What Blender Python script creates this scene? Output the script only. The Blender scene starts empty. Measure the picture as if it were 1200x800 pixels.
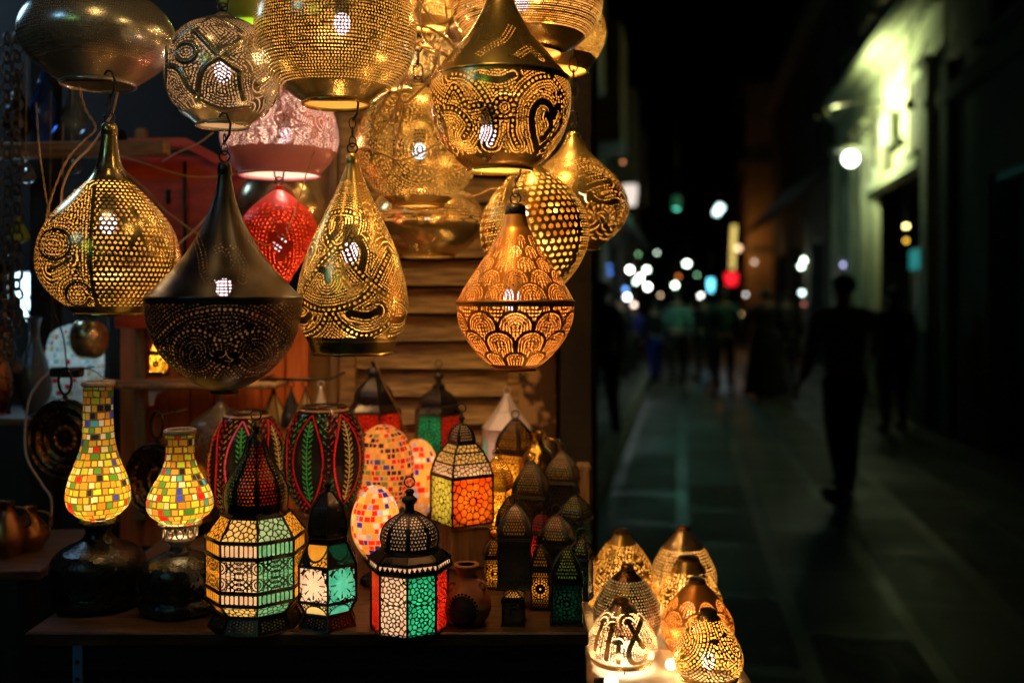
import bpy, math, random
import numpy as np
from mathutils import Vector, Matrix

# ------------------------------------------------------------------ camera, world, exposure
SC = bpy.context.scene
COL = SC.collection
F = 1167.0          # focal length in photo pixels (35 mm lens)
CH = 1.6            # camera height in metres
HY = 350.0          # horizon row of the photograph
cam_d = bpy.data.cameras.new("camera")
cam = bpy.data.objects.new("camera", cam_d)
COL.objects.link(cam)
cam.location = (0, 0, CH)
cam.rotation_euler = (math.radians(90), 0, 0)
cam_d.lens = 35.0
cam_d.sensor_width = 36.0
cam_d.shift_y = -50.0 / 1200.0
cam_d.clip_start = 0.05
cam_d.clip_end = 400.0
cam_d.dof.use_dof = True
cam_d.dof.focus_distance = 1.76
cam_d.dof.aperture_fstop = 1.9
SC.camera = cam

world = bpy.data.worlds.new("World")
SC.world = world
world.use_nodes = True
wn = world.node_tree
sky = wn.nodes.new("ShaderNodeTexSky")
sky.sky_type = 'NISHITA'
sky.sun_disc = False
sky.sun_elevation = math.radians(-4.0)
sky.sun_rotation = math.radians(200.0)
wn.links.new(sky.outputs[0], wn.nodes["Background"].inputs[0])
wn.nodes["Background"].inputs[1].default_value = 0.003

SC.view_settings.view_transform = 'Standard'
SC.view_settings.look = 'None'
SC.view_settings.exposure = 0.0
SC.view_settings.gamma = 1.0
SC.view_settings.use_curve_mapping = False
SC.render.engine = 'CYCLES'
cy = SC.cycles
cy.max_bounces = 7
cy.diffuse_bounces = 3
cy.glossy_bounces = 4
cy.transmission_bounces = 4
cy.transparent_max_bounces = 8
cy.sample_clamp_indirect = 4.0
cy.sample_clamp_direct = 0.0
cy.caustics_reflective = True
cy.caustics_refractive = False
cy.blur_glossy = 0.6
cy.use_denoising = True
cy.denoiser = 'OPENIMAGEDENOISE'
cy.use_light_tree = True
cy.use_adaptive_sampling = True
cy.adaptive_threshold = 0.02

R = math.radians
PI = math.pi
RS = np.random.RandomState(7)
random.seed(7)

def P(px, py, d):
    """world point that stands at depth d behind photo pixel (px, py)"""
    return Vector(((px - 600.0) * d / F, d, CH - (py - HY) * d / F))

# ------------------------------------------------------------------ materials
MATS = {}
def newmat(name):
    m = bpy.data.materials.new(name)
    m.use_nodes = True
    return m, m.node_tree, m.node_tree.nodes["Principled BSDF"]

def noise_bump(nt, bsdf, scale, strength, dist=0.002, detail=4.0, stretch=None):
    tc = nt.nodes.new("ShaderNodeTexCoord")
    n = nt.nodes.new("ShaderNodeTexNoise")
    n.inputs["Scale"].default_value = scale
    n.inputs["Detail"].default_value = detail
    if stretch:
        mp = nt.nodes.new("ShaderNodeMapping")
        mp.inputs["Scale"].default_value = stretch
        nt.links.new(tc.outputs["Object"], mp.inputs[0])
        nt.links.new(mp.outputs[0], n.inputs["Vector"])
    else:
        nt.links.new(tc.outputs["Object"], n.inputs["Vector"])
    b = nt.nodes.new("ShaderNodeBump")
    b.inputs["Strength"].default_value = strength
    b.inputs["Distance"].default_value = dist
    nt.links.new(n.outputs[0], b.inputs["Height"])
    nt.links.new(b.outputs[0], bsdf.inputs["Normal"])
    return n

def mix_col(nt, fac_socket, c1, c2, lo=0.35, hi=0.65):
    r = nt.nodes.new("ShaderNodeValToRGB")
    r.color_ramp.elements[0].position = lo
    r.color_ramp.elements[1].position = hi
    r.color_ramp.elements[0].color = (*c1, 1)
    r.color_ramp.elements[1].color = (*c2, 1)
    nt.links.new(fac_socket, r.inputs[0])
    return r.outputs[0]

def metal(name, c1, c2, rough=0.28, metallic=0.9, nscale=25, bump=0.25, bdist=0.0015, coat=0.0, inner=None):
    m, nt, b = newmat(name)
    b.inputs["Metallic"].default_value = metallic
    n = noise_bump(nt, b, nscale, bump, bdist)
    n2 = nt.nodes.new("ShaderNodeTexNoise")
    n2.inputs["Scale"].default_value = nscale * 0.45
    n2.inputs["Detail"].default_value = 6
    tc = nt.nodes.new("ShaderNodeTexCoord")
    nt.links.new(tc.outputs["Object"], n2.inputs["Vector"])
    col = mix_col(nt, n2.outputs[0], c1, c2)
    if inner:                      # raw matt inside of the sheet, lightened so the holes glow more
        g = nt.nodes.new("ShaderNodeNewGeometry")
        mx = nt.nodes.new("ShaderNodeMix"); mx.data_type = 'RGBA'
        nt.links.new(g.outputs["Backfacing"], mx.inputs[0])
        nt.links.new(col, mx.inputs[6]); mx.inputs[7].default_value = (*inner, 1)
        col = mx.outputs[2]
        mr = nt.nodes.new("ShaderNodeMapRange")
        mr.inputs["To Min"].default_value = metallic; mr.inputs["To Max"].default_value = 0.15
        nt.links.new(g.outputs["Backfacing"], mr.inputs[0]); nt.links.new(mr.outputs[0], b.inputs["Metallic"])
    nt.links.new(col, b.inputs["Base Color"])
    rr = nt.nodes.new("ShaderNodeMapRange")
    rr.inputs["To Min"].default_value = rough * 0.7
    rr.inputs["To Max"].default_value = rough * 1.5
    nt.links.new(n2.outputs[0], rr.inputs[0])
    nt.links.new(rr.outputs[0], b.inputs["Roughness"])
    b.inputs["Coat Weight"].default_value = coat
    MATS[name] = m
    return m

metal("brass", (0.66, 0.42, 0.10), (0.88, 0.60, 0.18), 0.25, 0.80, inner=(0.92, 0.64, 0.22))
metal("brass_smooth", (0.74, 0.49, 0.15), (0.9, 0.66, 0.26), 0.18, 0.80, 14, 0.35, 0.003, inner=(0.9, 0.62, 0.26))
metal("brass_aged", (0.36, 0.29, 0.12), (0.74, 0.56, 0.22), 0.22, 0.82, 11, 0.35, 0.002, inner=(0.92, 0.66, 0.24))
metal("silver_brass", (0.58, 0.55, 0.42), (0.68, 0.64, 0.48), 0.22, 0.76, 20, 0.35, 0.002, inner=(0.6, 0.48, 0.3))
metal("brass_pale", (0.70, 0.52, 0.28), (0.85, 0.68, 0.42), 0.22, 0.85, 18, 0.3, 0.002, inner=(0.9, 0.68, 0.34))
metal("brass_orange", (0.76, 0.28, 0.045), (0.88, 0.39, 0.07), 0.32, 0.65, 20, 0.15, inner=(0.95, 0.48, 0.13))
metal("copper_red", (0.75, 0.03, 0.006), (0.85, 0.07, 0.015), 0.4, 0.25, 15, 0.15, inner=(0.95, 0.12, 0.03))
metal("pink_lacquer", (0.72, 0.22, 0.26), (0.80, 0.34, 0.36), 0.35, 0.25, 15, 0.15, inner=(0.9, 0.7, 0.6))
metal("green_lacquer", (0.25, 0.35, 0.03), (0.35, 0.45, 0.05), 0.35, 0.3, 15, 0.15)
metal("dark_iron", (0.055, 0.048, 0.042), (0.12, 0.095, 0.075), 0.32, 0.75, 40, 0.4, 0.001, inner=(0.5, 0.36, 0.2))
metal("black_metal", (0.02, 0.018, 0.016), (0.06, 0.045, 0.032), 0.27, 0.7, 60, 0.3, 0.001)
metal("bronze_plate", (0.13, 0.06, 0.02), (0.26, 0.12, 0.045), 0.24, 0.9, 110, 0.9, 0.002)
metal("bronze", (0.20, 0.09, 0.03), (0.35, 0.16, 0.06), 0.3, 0.9, 60, 0.6, 0.001)
metal("bronze_dark", (0.10, 0.05, 0.02), (0.2, 0.09, 0.04), 0.26, 0.85, 110, 0.9, 0.002, inner=(0.6, 0.4, 0.2))
metal("wire_brass", (0.5, 0.28, 0.10), (0.65, 0.38, 0.15), 0.4, 0.6, 40, 0.1)
metal("white_metal", (0.72, 0.62, 0.56), (0.85, 0.72, 0.66), 0.4, 0.25, 40, 0.1)
metal("gold_bright", (0.85, 0.5, 0.08), (0.95, 0.62, 0.15), 0.2, 0.95, 20, 0.2)
metal("steel_blue", (0.10, 0.24, 0.5), (0.16, 0.34, 0.65), 0.4, 0.3, 20, 0.1)

def plain(name, col, rough=0.6, col2=None, nscale=8, bump=0.2, stretch=None, spec=0.5, metallic=0.0, lo=0.35, hi=0.65):
    m, nt, b = newmat(name)
    b.inputs["Roughness"].default_value = rough
    b.inputs["Metallic"].default_value = metallic
    b.inputs["Specular IOR Level"].default_value = spec
    n = noise_bump(nt, b, nscale, bump, 0.004, 6.0, stretch)
    col2 = col2 or tuple(c * 0.6 for c in col)
    nt.links.new(mix_col(nt, n.outputs[0], col2, col, lo, hi), b.inputs["Base Color"])
    MATS[name] = m
    return m

plain("ceramic_dark", (0.008, 0.012, 0.014), 0.16, (0.02, 0.022, 0.024), 120, 0.5)
plain("clay", (0.62, 0.24, 0.09), 0.75, (0.36, 0.10, 0.035), 30, 0.35)
plain("clay_dark", (0.06, 0.035, 0.02), 0.8)
plain("plaster_rim", (0.75, 0.62, 0.5), 0.8, (0.5, 0.38, 0.28), 90, 1.0)
plain("wood_shutter", (0.62, 0.37, 0.12), 0.6, (0.20, 0.10, 0.03), 9, 0.7, (1.2, 8, 14))
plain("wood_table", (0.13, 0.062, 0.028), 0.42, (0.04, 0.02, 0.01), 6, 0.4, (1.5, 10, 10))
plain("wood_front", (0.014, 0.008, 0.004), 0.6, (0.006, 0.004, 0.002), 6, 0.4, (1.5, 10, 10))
plain("wood_orange", (0.80, 0.20, 0.035), 0.5, (0.55, 0.11, 0.02), 7, 0.4, (9, 9, 0.8))
plain("wood_red", (0.66, 0.075, 0.016), 0.42, (0.40, 0.04, 0.01), 7, 0.3, (1.5, 9, 9))
plain("wood_raw", (0.42, 0.25, 0.11), 0.6, (0.20, 0.10, 0.04), 8, 0.5, (10, 10, 1))
plain("wood_rail", (0.35, 0.20, 0.08), 0.6, (0.16, 0.08, 0.03), 8, 0.5, (1, 10, 10))
plain("plaster_peel", (0.55, 0.32, 0.13), 0.85, (0.07, 0.035, 0.015), 11, 0.8, None, 0.3, 0, 0.47, 0.53)
plain("plaster_ochre", (0.55, 0.31, 0.10), 0.85, (0.30, 0.14, 0.05), 6, 0.5)
plain("dark_wall", (0.018, 0.010, 0.005), 0.8, (0.006, 0.004, 0.002), 3, 0.4)
plain("black_cloth", (0.01, 0.01, 0.01), 0.9)
plain("cloth_white", (0.72, 0.60, 0.42), 0.7, (0.55, 0.42, 0.26), 5, 0.5)
plain("cable_white", (0.55, 0.5, 0.42), 0.45)
plain("cable_black", (0.015, 0.012, 0.01), 0.45)
plain("plastic_black", (0.015, 0.016, 0.017), 0.35)
plain("bulb_socket", (0.06, 0.05, 0.04), 0.5)

def emit(name, col, strength, sample=False):
    m, nt, b = newmat(name)
    b.inputs["Base Color"].default_value = (0.02, 0.02, 0.02, 1)
    b.inputs["Emission Color"].default_value = (*col, 1)
    b.inputs["Emission Strength"].default_value = strength
    try:
        m.cycles.emission_sampling = 'AUTO' if sample else 'NONE'
    except Exception:
        pass
    MATS[name] = m
    return m
emit("bulb_warm", (1.0, 0.66, 0.36), 3.2)
emit("bulb_pink", (1.0, 0.66, 0.68), 2.6)
emit("bulb_cool", (0.75, 0.95, 1.0), 2.5)

def glass_pane(name, c_lo, c_hi, nscale=90, trans=0.75):
    """coloured patterned glass: lets the lamp behind it glow through"""
    m, nt, b = newmat(name)
    out = nt.nodes["Material Output"]
    n = noise_bump(nt, b, nscale, 0.4, 0.001)
    col = mix_col(nt, n.outputs[0], c_lo, c_hi, 0.3, 0.7)
    nt.links.new(col, b.inputs["Base Color"])
    b.inputs["Roughness"].default_value = 0.15
    t = nt.nodes.new("ShaderNodeBsdfTranslucent")
    nt.links.new(col, t.inputs[0])
    mx = nt.nodes.new("ShaderNodeMixShader")
    mx.inputs[0].default_value = trans
    nt.links.new(b.outputs[0], mx.inputs[1])
    nt.links.new(t.outputs[0], mx.inputs[2])
    nt.links.new(mx.outputs[0], out.inputs[0])
    MATS[name] = m
    return m
glass_pane("glass_white", (0.94, 0.66, 0.48), (0.98, 0.82, 0.66))
glass_pane("glass_pale", (0.95, 0.66, 0.20), (0.98, 0.80, 0.40))
glass_pane("glass_amber", (0.85, 0.36, 0.03), (0.95, 0.54, 0.07))
glass_pane("glass_green", (0.01, 0.38, 0.20), (0.04, 0.70, 0.42))
glass_pane("glass_palegreen", (0.25, 0.62, 0.38), (0.55, 0.85, 0.65))
glass_pane("glass_teal", (0.03, 0.45, 0.36), (0.15, 0.78, 0.68), 40)
glass_pane("glass_red", (0.65, 0.01, 0.005), (0.9, 0.05, 0.02))
glass_pane("glass_orange", (0.80, 0.05, 0.005), (0.95, 0.24, 0.02), 30)
glass_pane("glass_jade", (0.08, 0.50, 0.30), (0.32, 0.78, 0.55))
glass_pane("glass_lime", (0.45, 0.5, 0.05), (0.7, 0.7, 0.15), 30)
glass_pane("glass_blue", (0.02, 0.12, 0.5), (0.05, 0.3, 0.8))
glass_pane("glass_smoke", (0.02, 0.02, 0.02), (0.05, 0.05, 0.045), 60, 0.2)
glass_pane("glass_deepgreen", (0.005, 0.06, 0.04), (0.01, 0.12, 0.08), 60, 0.4)

def mosaic_mat(name, trans=0.6, gloss=0.12):
    m, nt, b = newmat(name)
    out = nt.nodes["Material Output"]
    a = nt.nodes.new("ShaderNodeAttribute")
    a.attribute_name = "tile"
    nt.links.new(a.outputs["Color"], b.inputs["Base Color"])
    b.inputs["Roughness"].default_value = gloss
    noise = noise_bump(nt, b, 160, 0.25, 0.001)
    t = nt.nodes.new("ShaderNodeBsdfTranslucent")
    nt.links.new(a.outputs["Color"], t.inputs[0])
    mx = nt.nodes.new("ShaderNodeMixShader")
    mx.inputs[0].default_value = trans
    nt.links.new(b.outputs[0], mx.inputs[1])
    nt.links.new(t.outputs[0], mx.inputs[2])
    nt.links.new(mx.outputs[0], out.inputs[0])
    MATS[name] = m
    return m
mosaic_mat("mosaic")

def clear_glass(name, col=(0.8, 0.85, 0.9)):
    m, nt, b = newmat(name)
    b.inputs["Base Color"].default_value = (*col, 1)
    b.inputs["Transmission Weight"].default_value = 0.75
    b.inputs["Roughness"].default_value = 0.08
    MATS[name] = m
clear_glass("vase_glass", (0.35, 0.4, 0.45))
clear_glass("blue_glass", (0.04, 0.12, 0.45))

# ------------------------------------------------------------------ object helpers
def link(o, parent=None):
    COL.objects.link(o)
    if parent is not None:
        o.parent = parent
    return o

def tag(o, label=None, cat=None, group=None, kind=None):
    if label: o["label"] = label
    if cat: o["category"] = cat
    if group: o["group"] = group
    if kind: o["kind"] = kind
    return o

def thing(name, label, cat, loc, rz=0.0, group=None, tilt=None):
    o = bpy.data.objects.new(name, None)
    o.empty_display_size = 0.05
    COL.objects.link(o)
    o.location = loc
    o.rotation_euler = (tilt[0] if tilt else 0, tilt[1] if tilt else 0, rz)
    return tag(o, label, cat, group)

def mesh_np(name, V, Q, mats, parent=None, smooth=True, mi=None, fcol=None):
    """V (n,3) array; Q (m,4) array of quads"""
    me = bpy.data.meshes.new(name)
    V = np.asarray(V, dtype=np.float32); Q = np.asarray(Q, dtype=np.int32)
    used = np.zeros(len(V), bool); used[Q.ravel()] = True
    remap = np.cumsum(used) - 1
    V = V[used]; Q = remap[Q].astype(np.int32)
    me.vertices.add(len(V)); me.vertices.foreach_set("co", V.ravel())
    me.loops.add(Q.size); me.loops.foreach_set("vertex_index", Q.ravel())
    me.polygons.add(len(Q))
    me.polygons.foreach_set("loop_start", np.arange(0, Q.size, 4, dtype=np.int32))
    try:
        me.polygons.foreach_set("loop_total", np.full(len(Q), 4, dtype=np.int32))
    except Exception:
        pass
    me.polygons.foreach_set("use_smooth", np.full(len(Q), bool(smooth)))
    if mi is not None:
        me.polygons.foreach_set("material_index", np.asarray(mi, dtype=np.int32))
    for m in (mats if isinstance(mats, (list, tuple)) else [mats]):
        me.materials.append(MATS[m])
    if fcol is not None:
        at = me.attributes.new("tile", 'FLOAT_COLOR', 'FACE')
        at.data.foreach_set("color", np.asarray(fcol, dtype=np.float32).ravel())
    me.update(calc_edges=True)
    o = bpy.data.objects.new(name, me)
    return link(o, parent)

class MB:
    """collects primitives into one mesh; faces carry a material index"""
    def __init__(self):
        self.v = []; self.f = []; self.m = []
    def add(self, vs, fs, m=0):
        b = len(self.v)
        self.v.extend([tuple(v) for v in vs])
        self.f.extend([tuple(b + i for i in f) for f in fs])
        self.m.extend([m] * len(fs))
        return self
    def box(self, c, s, m=0, rz=0.0, bev=0.0):
        cx, cy_, cz = c; sx, sy, sz = s[0] / 2, s[1] / 2, s[2] / 2
        ca, sa = math.cos(rz), math.sin(rz)
        if bev <= 0:
            pts = [(x * sx, y * sy, z * sz) for z in (-1, 1) for x, y in ((-1, -1), (1, -1), (1, 1), (-1, 1))]
            fs = [(3, 2, 1, 0), (4, 5, 6, 7), (0, 1, 5, 4), (1, 2, 6, 5), (2, 3, 7, 6), (3, 0, 4, 7)]
        else:
            b = min(bev, sx, sy, sz)
            rings = []
            for z, i in ((-sz, b), (-sz + b, 0), (sz - b, 0), (sz, b)):
                X, Y = sx - i, sy - i
                k = b * 0.7
                rings.append([(-X + k, -Y, z), (X - k, -Y, z), (X, -Y + k, z), (X, Y - k, z), (X - k, Y, z), (-X + k, Y, z), (-X, Y - k, z), (-X, -Y + k, z)])
            pts = [p for r in rings for p in r]
            fs = [tuple(reversed(range(8))), tuple(range(24, 32))]
            for r in range(3):
                for j in range(8):
                    k = (j + 1) % 8
                    fs.append((r * 8 + j, r * 8 + k, r * 8 + 8 + k, r * 8 + 8 + j))
        self.add([(cx + x * ca - y * sa, cy_ + x * sa + y * ca, cz + z) for x, y, z in pts], fs, m)
        return self
    def tube(self, pts, r, n=8, m=0, closed=False, caps=True):
        pts = [Vector(p) for p in pts]
        N = len(pts)
        rr = r if isinstance(r, (list, tuple)) else [r] * N
        rings = []
        up = Vector((0, 0, 1))
        prev = None
        for i, p in enumerate(pts):
            if closed:
                t = pts[(i + 1) % N] - pts[i - 1]
            else:
                t = pts[min(i + 1, N - 1)] - pts[max(i - 1, 0)]
            if t.length < 1e-9: t = Vector((0, 0, 1))
            t.normalize()
            if prev is None:
                a = t.cross(up)
                if a.length < 0.05: a = t.cross(Vector((1, 0, 0)))
            else:
                a = prev - t * prev.dot(t)
                if a.length < 1e-6: a = t.cross(up)
            a.normalize(); prev = a
            b = t.cross(a)
            rings.append([p + (a * math.cos(2 * PI * k / n) + b * math.sin(2 * PI * k / n)) * rr[i] for k in range(n)])
        vs = [v for g in rings for v in g]
        fs = []
        for i in range(N if closed else N - 1):
            j = (i + 1) % N
            for k in range(n):
                l = (k + 1) % n
                fs.append((i * n + k, i * n + l, j * n + l, j * n + k))
        if caps and not closed:
            fs.append(tuple(reversed(range(n)))); fs.append(tuple((N - 1) * n + k for k in range(n)))
        return self.add(vs, fs, m)
    def ring(self, c, rad, r, axis='y', n=16, k=6, m=0, sx=1.0, sz=1.0, rot=0.0):
        pts = []
        for i in range(n):
            a = 2 * PI * i / n
            x, z = rad * math.cos(a) * sx, rad * math.sin(a) * sz
            if axis == 'y': v = Vector((x, 0, z))
            elif axis == 'x': v = Vector((0, x, z))
            else: v = Vector((x, z, 0))
            if rot: v = Matrix.Rotation(rot, 3, 'Z') @ v
            pts.append(Vector(c) + v)
        return self.tube(pts, r, k, m, closed=True)
    def lathe(self, c, prof, n=32, m=0, cap_top=False, cap_bot=False, poly_rot=0.0, sx=1.0, sy=1.0):
        """prof: list of (z, r) from top to bottom"""
        vs = []
        for z, r in prof:
            for k in range(n):
                a = poly_rot + 2 * PI * k / n
                vs.append((c[0] + r * sx * math.cos(a), c[1] + r * sy * math.sin(a), c[2] + z))
        fs = []
        for i in range(len(prof) - 1):
            for k in range(n):
                l = (k + 1) % n
                fs.append((i * n + l, i * n + k, (i + 1) * n + k, (i + 1) * n + l))
        if cap_top: fs.append(tuple(range(n)))
        if cap_bot: fs.append(tuple(reversed([(len(prof) - 1) * n + k for k in range(n)])))
        return self.add(vs, fs, m)
    def ball(self, c, r, n=16, m=0, sz=1.0):
        k = max(6, n // 2)
        prof = [(r * sz * math.cos(PI * i / k), max(1e-5, r * math.sin(PI * i / k))) for i in range(k + 1)]
        return self.lathe(c, prof, n, m)
    def poly_prism(self, pts, thick_vec, m=0):
        n = len(pts); t = Vector(thick_vec)
        a = [Vector(p) for p in pts]; b = [p + t for p in a]
        fs = [tuple(reversed(range(n))), tuple(range(n, 2 * n))]
        for i in range(n):
            j = (i + 1) % n
            fs.append((i, j, n + j, n + i))
        return self.add(a + b, fs, m)
    def build(self, name, mats, parent=None, smooth=False, loc=None, rz=None):
        me = bpy.data.meshes.new(name)
        me.from_pydata(self.v, [], self.f)
        for m in (mats if isinstance(mats, (list, tuple)) else [mats]):
            me.materials.append(MATS[m])
        me.polygons.foreach_set("material_index", self.m)
        if smooth is True:
            me.polygons.foreach_set("use_smooth", [True] * len(me.polygons))
        elif smooth:
            me.polygons.foreach_set("use_smooth", [True] * len(me.polygons))
            me.update()
            try: me.set_sharp_from_angle(angle=R(smooth))
            except Exception: pass
        me.update()
        o = bpy.data.objects.new(name, me)
        link(o, parent)
        if loc is not None: o.location = loc
        if rz is not None: o.rotation_euler = (0, 0, rz)
        return o

def crom(pts, n=8, closed=False):
    """Catmull-Rom through points"""
    P_ = np.array(pts, float); N = len(P_); out = []
    rng = range(N) if closed else range(N - 1)
    for i in rng:
        p0 = P_[(i - 1) % N] if (closed or i > 0) else 2 * P_[0] - P_[1]
        p1 = P_[i]; p2 = P_[(i + 1) % N]
        p3 = P_[(i + 2) % N] if (closed or i + 2 < N) else 2 * P_[-1] - P_[-2]
        for k in range(n):
            t = k / n
            out.append(0.5 * ((2 * p1) + (-p0 + p2) * t + (2 * p0 - 5 * p1 + 4 * p2 - p3) * t * t + (-p0 + 3 * p1 - 3 * p2 + p3) * t ** 3))
    out.append(P_[0] if closed else P_[-1])
    return np.array(out)

def point_light(parent, loc, power, color, radius=0.02, name="bulb_light"):
    l = bpy.data.lights.new(name, 'POINT')
    l.energy = power; l.color = color; l.shadow_soft_size = radius
    o = bpy.data.objects.new(name, l)
    link(o, parent); o.location = loc
    return o

WARM = (1.0, 0.62, 0.24)
AMBER = (1.0, 0.44, 0.10)
PINKW = (1.0, 0.68, 0.50)
COOL = (0.55, 0.80, 1.0)
GAIN = 1.0

def bulb(parent, loc, power, color=WARM, r=0.017, mat="bulb_warm", sz=1.35, socket=True):
    """glass bulb hanging inside a lamp, with its real light"""
    x, y, z = loc
    mb = MB(); mb.ball((x, y, z), r, 14, 0, sz)
    b = mb.build("bulb", [mat], parent, True)
    if socket:
        s = MB(); s.lathe((x, y, z), [(r * sz + 0.028, 0.010), (r * sz + 0.026, 0.013), (r * sz - 0.002, 0.013), (r * sz - 0.004, 0.009)], 12, 0, True, True)
        s.build("bulb_socket", ["bulb_socket"], parent, True)
    point_light(parent, loc, power * GAIN, color, r * 1.38)

# ------------------------------------------------------------------ perforated lathe shades
class Ctx: pass

def make_profile(prof_px, cx, d, cell, z0):
    """photo-pixel outline (y, half width), top to bottom -> evenly spaced (z, r, s)"""
    pr = []
    for seg in prof_px if isinstance(prof_px[0], list) else [prof_px]:
        a = crom([(y, h) for y, h in seg], 12)
        pr.append(a)
    a = np.concatenate(pr)
    z = CH - (a[:, 0] - HY) * d / F - z0
    r = np.maximum(a[:, 1] * d / F, 0.0008)
    ds = np.hypot(np.diff(z), np.diff(r)); s = np.concatenate([[0], np.cumsum(ds)])
    keep = np.concatenate([[True], ds > 1e-7]); z, r, s = z[keep], r[keep], s[keep]
    n = max(8, int(round(s[-1] / cell)))
    sg = np.linspace(0, s[-1], n + 1)
    return np.interp(sg, s, z), np.interp(sg, s, r), sg

def perf_shade(name, prof_px, cx, d, loc, mat, parent, maskfn=None, cell=0.0014, relief=None, colorfn=None, fold=1, yaw=0.0):
    z, r, s = make_profile(prof_px, cx, d, cell, loc[2])
    nc = int(round(2 * PI * r.max() / cell / fold)) * fold
    nc = min(nc, 760 // fold * fold)
    th0 = math.atan2(-loc[1], -loc[0]) + yaw      # faces the camera side of the street
    th = -PI + 2 * PI * np.arange(nc) / nc         # relative to th0
    c = Ctx()
    c.zc = 0.5 * (z[1:] + z[:-1]); c.rc = 0.5 * (r[1:] + r[:-1]); c.sc = 0.5 * (s[1:] + s[:-1])
    c.thc = th + PI / nc
    c.z, c.r, c.s = z, r, s
    c.cx, c.d, c.z0 = cx, d, loc[2]
    c.TH, c.S = np.meshgrid(c.thc, c.sc)
    c.RR = np.repeat(c.rc[:, None], nc, 1)
    c.Y = HY - (c.zc + loc[2] - CH) * F / d            # photo row of every mesh row
    c.YY = np.repeat(c.Y[:, None], nc, 1)
    c.nc = nc; c.fold = fold; c.cell = cell
    hole = maskfn(c) if maskfn else np.zeros_like(c.TH, bool)
    ang = th + th0
    rr = np.repeat(r[:, None], nc, 1)
    if relief is not None:
        c.THv, c.Sv = np.meshgrid(th, s)
        c.RRv = rr.copy()
        rr = rr + relief(c)
    X = rr * np.cos(ang)[None]; Y = rr * np.sin(ang)[None]; Z = np.repeat(z[:, None], nc, 1)
    V = np.stack([X, Y, Z], -1).reshape(-1, 3)
    nr = len(z) - 1
    i = np.arange(nr)[:, None]; j = np.arange(nc)[None]
    j2 = (j + 1) % nc
    Q = np.stack([i * nc + j2, i * nc + j, (i + 1) * nc + j, (i + 1) * nc + j2], -1)  # outward normals
    keep = ~hole
    fcol = None
    if colorfn is not None:
        fcol = colorfn(c)[keep]
    return mesh_np(name, V, Q[keep], mat, parent, True, None, fcol)

def pxcurve(c, pts, closed=False, n=10):
    """curve traced in photo pixels -> (theta, s) on the front of the shade"""
    a = crom(pts, n, closed)
    z = CH - (a[:, 1] - HY) * c.d / F - c.z0
    zz = c.z[::-1]
    r = np.interp(z, zz, c.r[::-1]); s = np.interp(z, zz, c.s[::-1])
    x = np.clip((a[:, 0] - c.cx) * c.d / F / r, -0.97, 0.97)
    return np.stack([np.arcsin(x), s], -1)

def resample(cv, rmean, step):
    """even spacing by length (metres)"""
    dx = np.diff(cv[:, 0]) * rmean; dy = np.diff(cv[:, 1])
    t = np.concatenate([[0], np.cumsum(np.hypot(dx, dy))])
    n = max(2, int(t[-1] / step))
    tg = np.linspace(0, t[-1], n)
    return np.stack([np.interp(tg, t, cv[:, 0]), np.interp(tg, t, cv[:, 1])], -1), tg

def dist_field(c, curves, fold):
    """distance to the nearest curve and the running length along it, for one sector, tiled round"""
    nsec = c.nc // fold
    half = PI / fold
    # sector centred on theta 0
    j0 = c.nc // 2 - nsec // 2
    cols = (np.arange(nsec) + j0)
    TH = c.TH[:, cols].astype(np.float32); S = c.S[:, cols].astype(np.float32); RR = c.RR[:, cols].astype(np.float32)
    best = np.full(TH.shape, 9.0, np.float32); tt = np.zeros(TH.shape, np.float32); idx = np.zeros(TH.shape, np.int16)
    for ci, cv in enumerate(curves):
        rm = float(np.interp(cv[:, 1].mean(), c.s, c.r))
        pts, tg = resample(cv, rm, c.cell * 1.3)
        for sh in (-1, 0, 1):
            if sh and fold == 1: continue
            for k in range(len(pts)):
                pth = pts[k, 0] + sh * 2 * half
                if abs(pth) > half + 0.9: continue
                dx = (TH - pth) * RR; dy = S - pts[k, 1]
                dd = dx * dx + dy * dy
                mk = dd < best
                best[mk] = dd[mk]; tt[mk] = tg[k]; idx[mk] = ci
    best = np.sqrt(best)
    out = []
    for a in (best, tt, idx):
        full = np.tile(a, (1, fold))
        full = np.roll(full, j0 % nsec, axis=1) if (j0 % nsec) else full
        out.append(full)
    return out

def fr(x):
    return x - np.floor(x)

def dots_rows(c, p, duty=0.36, stagger=True, jit=0.0):
    """rows of punched dots round the shade"""
    row = np.floor(c.S / p)
    n = np.maximum(3, np.round(2 * PI * c.RR / p))
    # keep the count constant inside one row
    rowi = row[:, 0].astype(int)
    for rI in np.unique(rowi):
        mk = rowi == rI
        n[mk] = n[mk][0, 0]
    t = c.TH / (2 * PI) * n + (0.5 * (row % 2) if stagger else 0)
    if jit:
        t = t + jit * np.sin(row * 12.9898) * 3
    a = (fr(t) - 0.5); b = (fr(c.S / p) - 0.5)
    return a * a + b * b < duty * duty

def contour_holes(c, curves, fold, band=0.004, chain=(0.0075, 0.0023), p=0.0048, duty=0.36, chain_idx=None, dash=1.0):
    D, T, I = dist_field(c, curves, fold)
    q, rb = chain
    a = (fr(T / q) - 0.5) * q
    ch = (a * a + D * D) < rb * rb
    if chain_idx is not None:
        ch &= np.isin(I, chain_idx)
    Dr = D - band
    row = np.floor(Dr / p)
    x = fr(T / (p * dash) + 0.5 * (row % 2)) - 0.5
    y = fr(Dr / p) - 0.5
    small = (np.abs(x) < duty) & (np.abs(y) < duty * 0.72) & (Dr > 0)
    return ch | small, D, T, I

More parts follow.
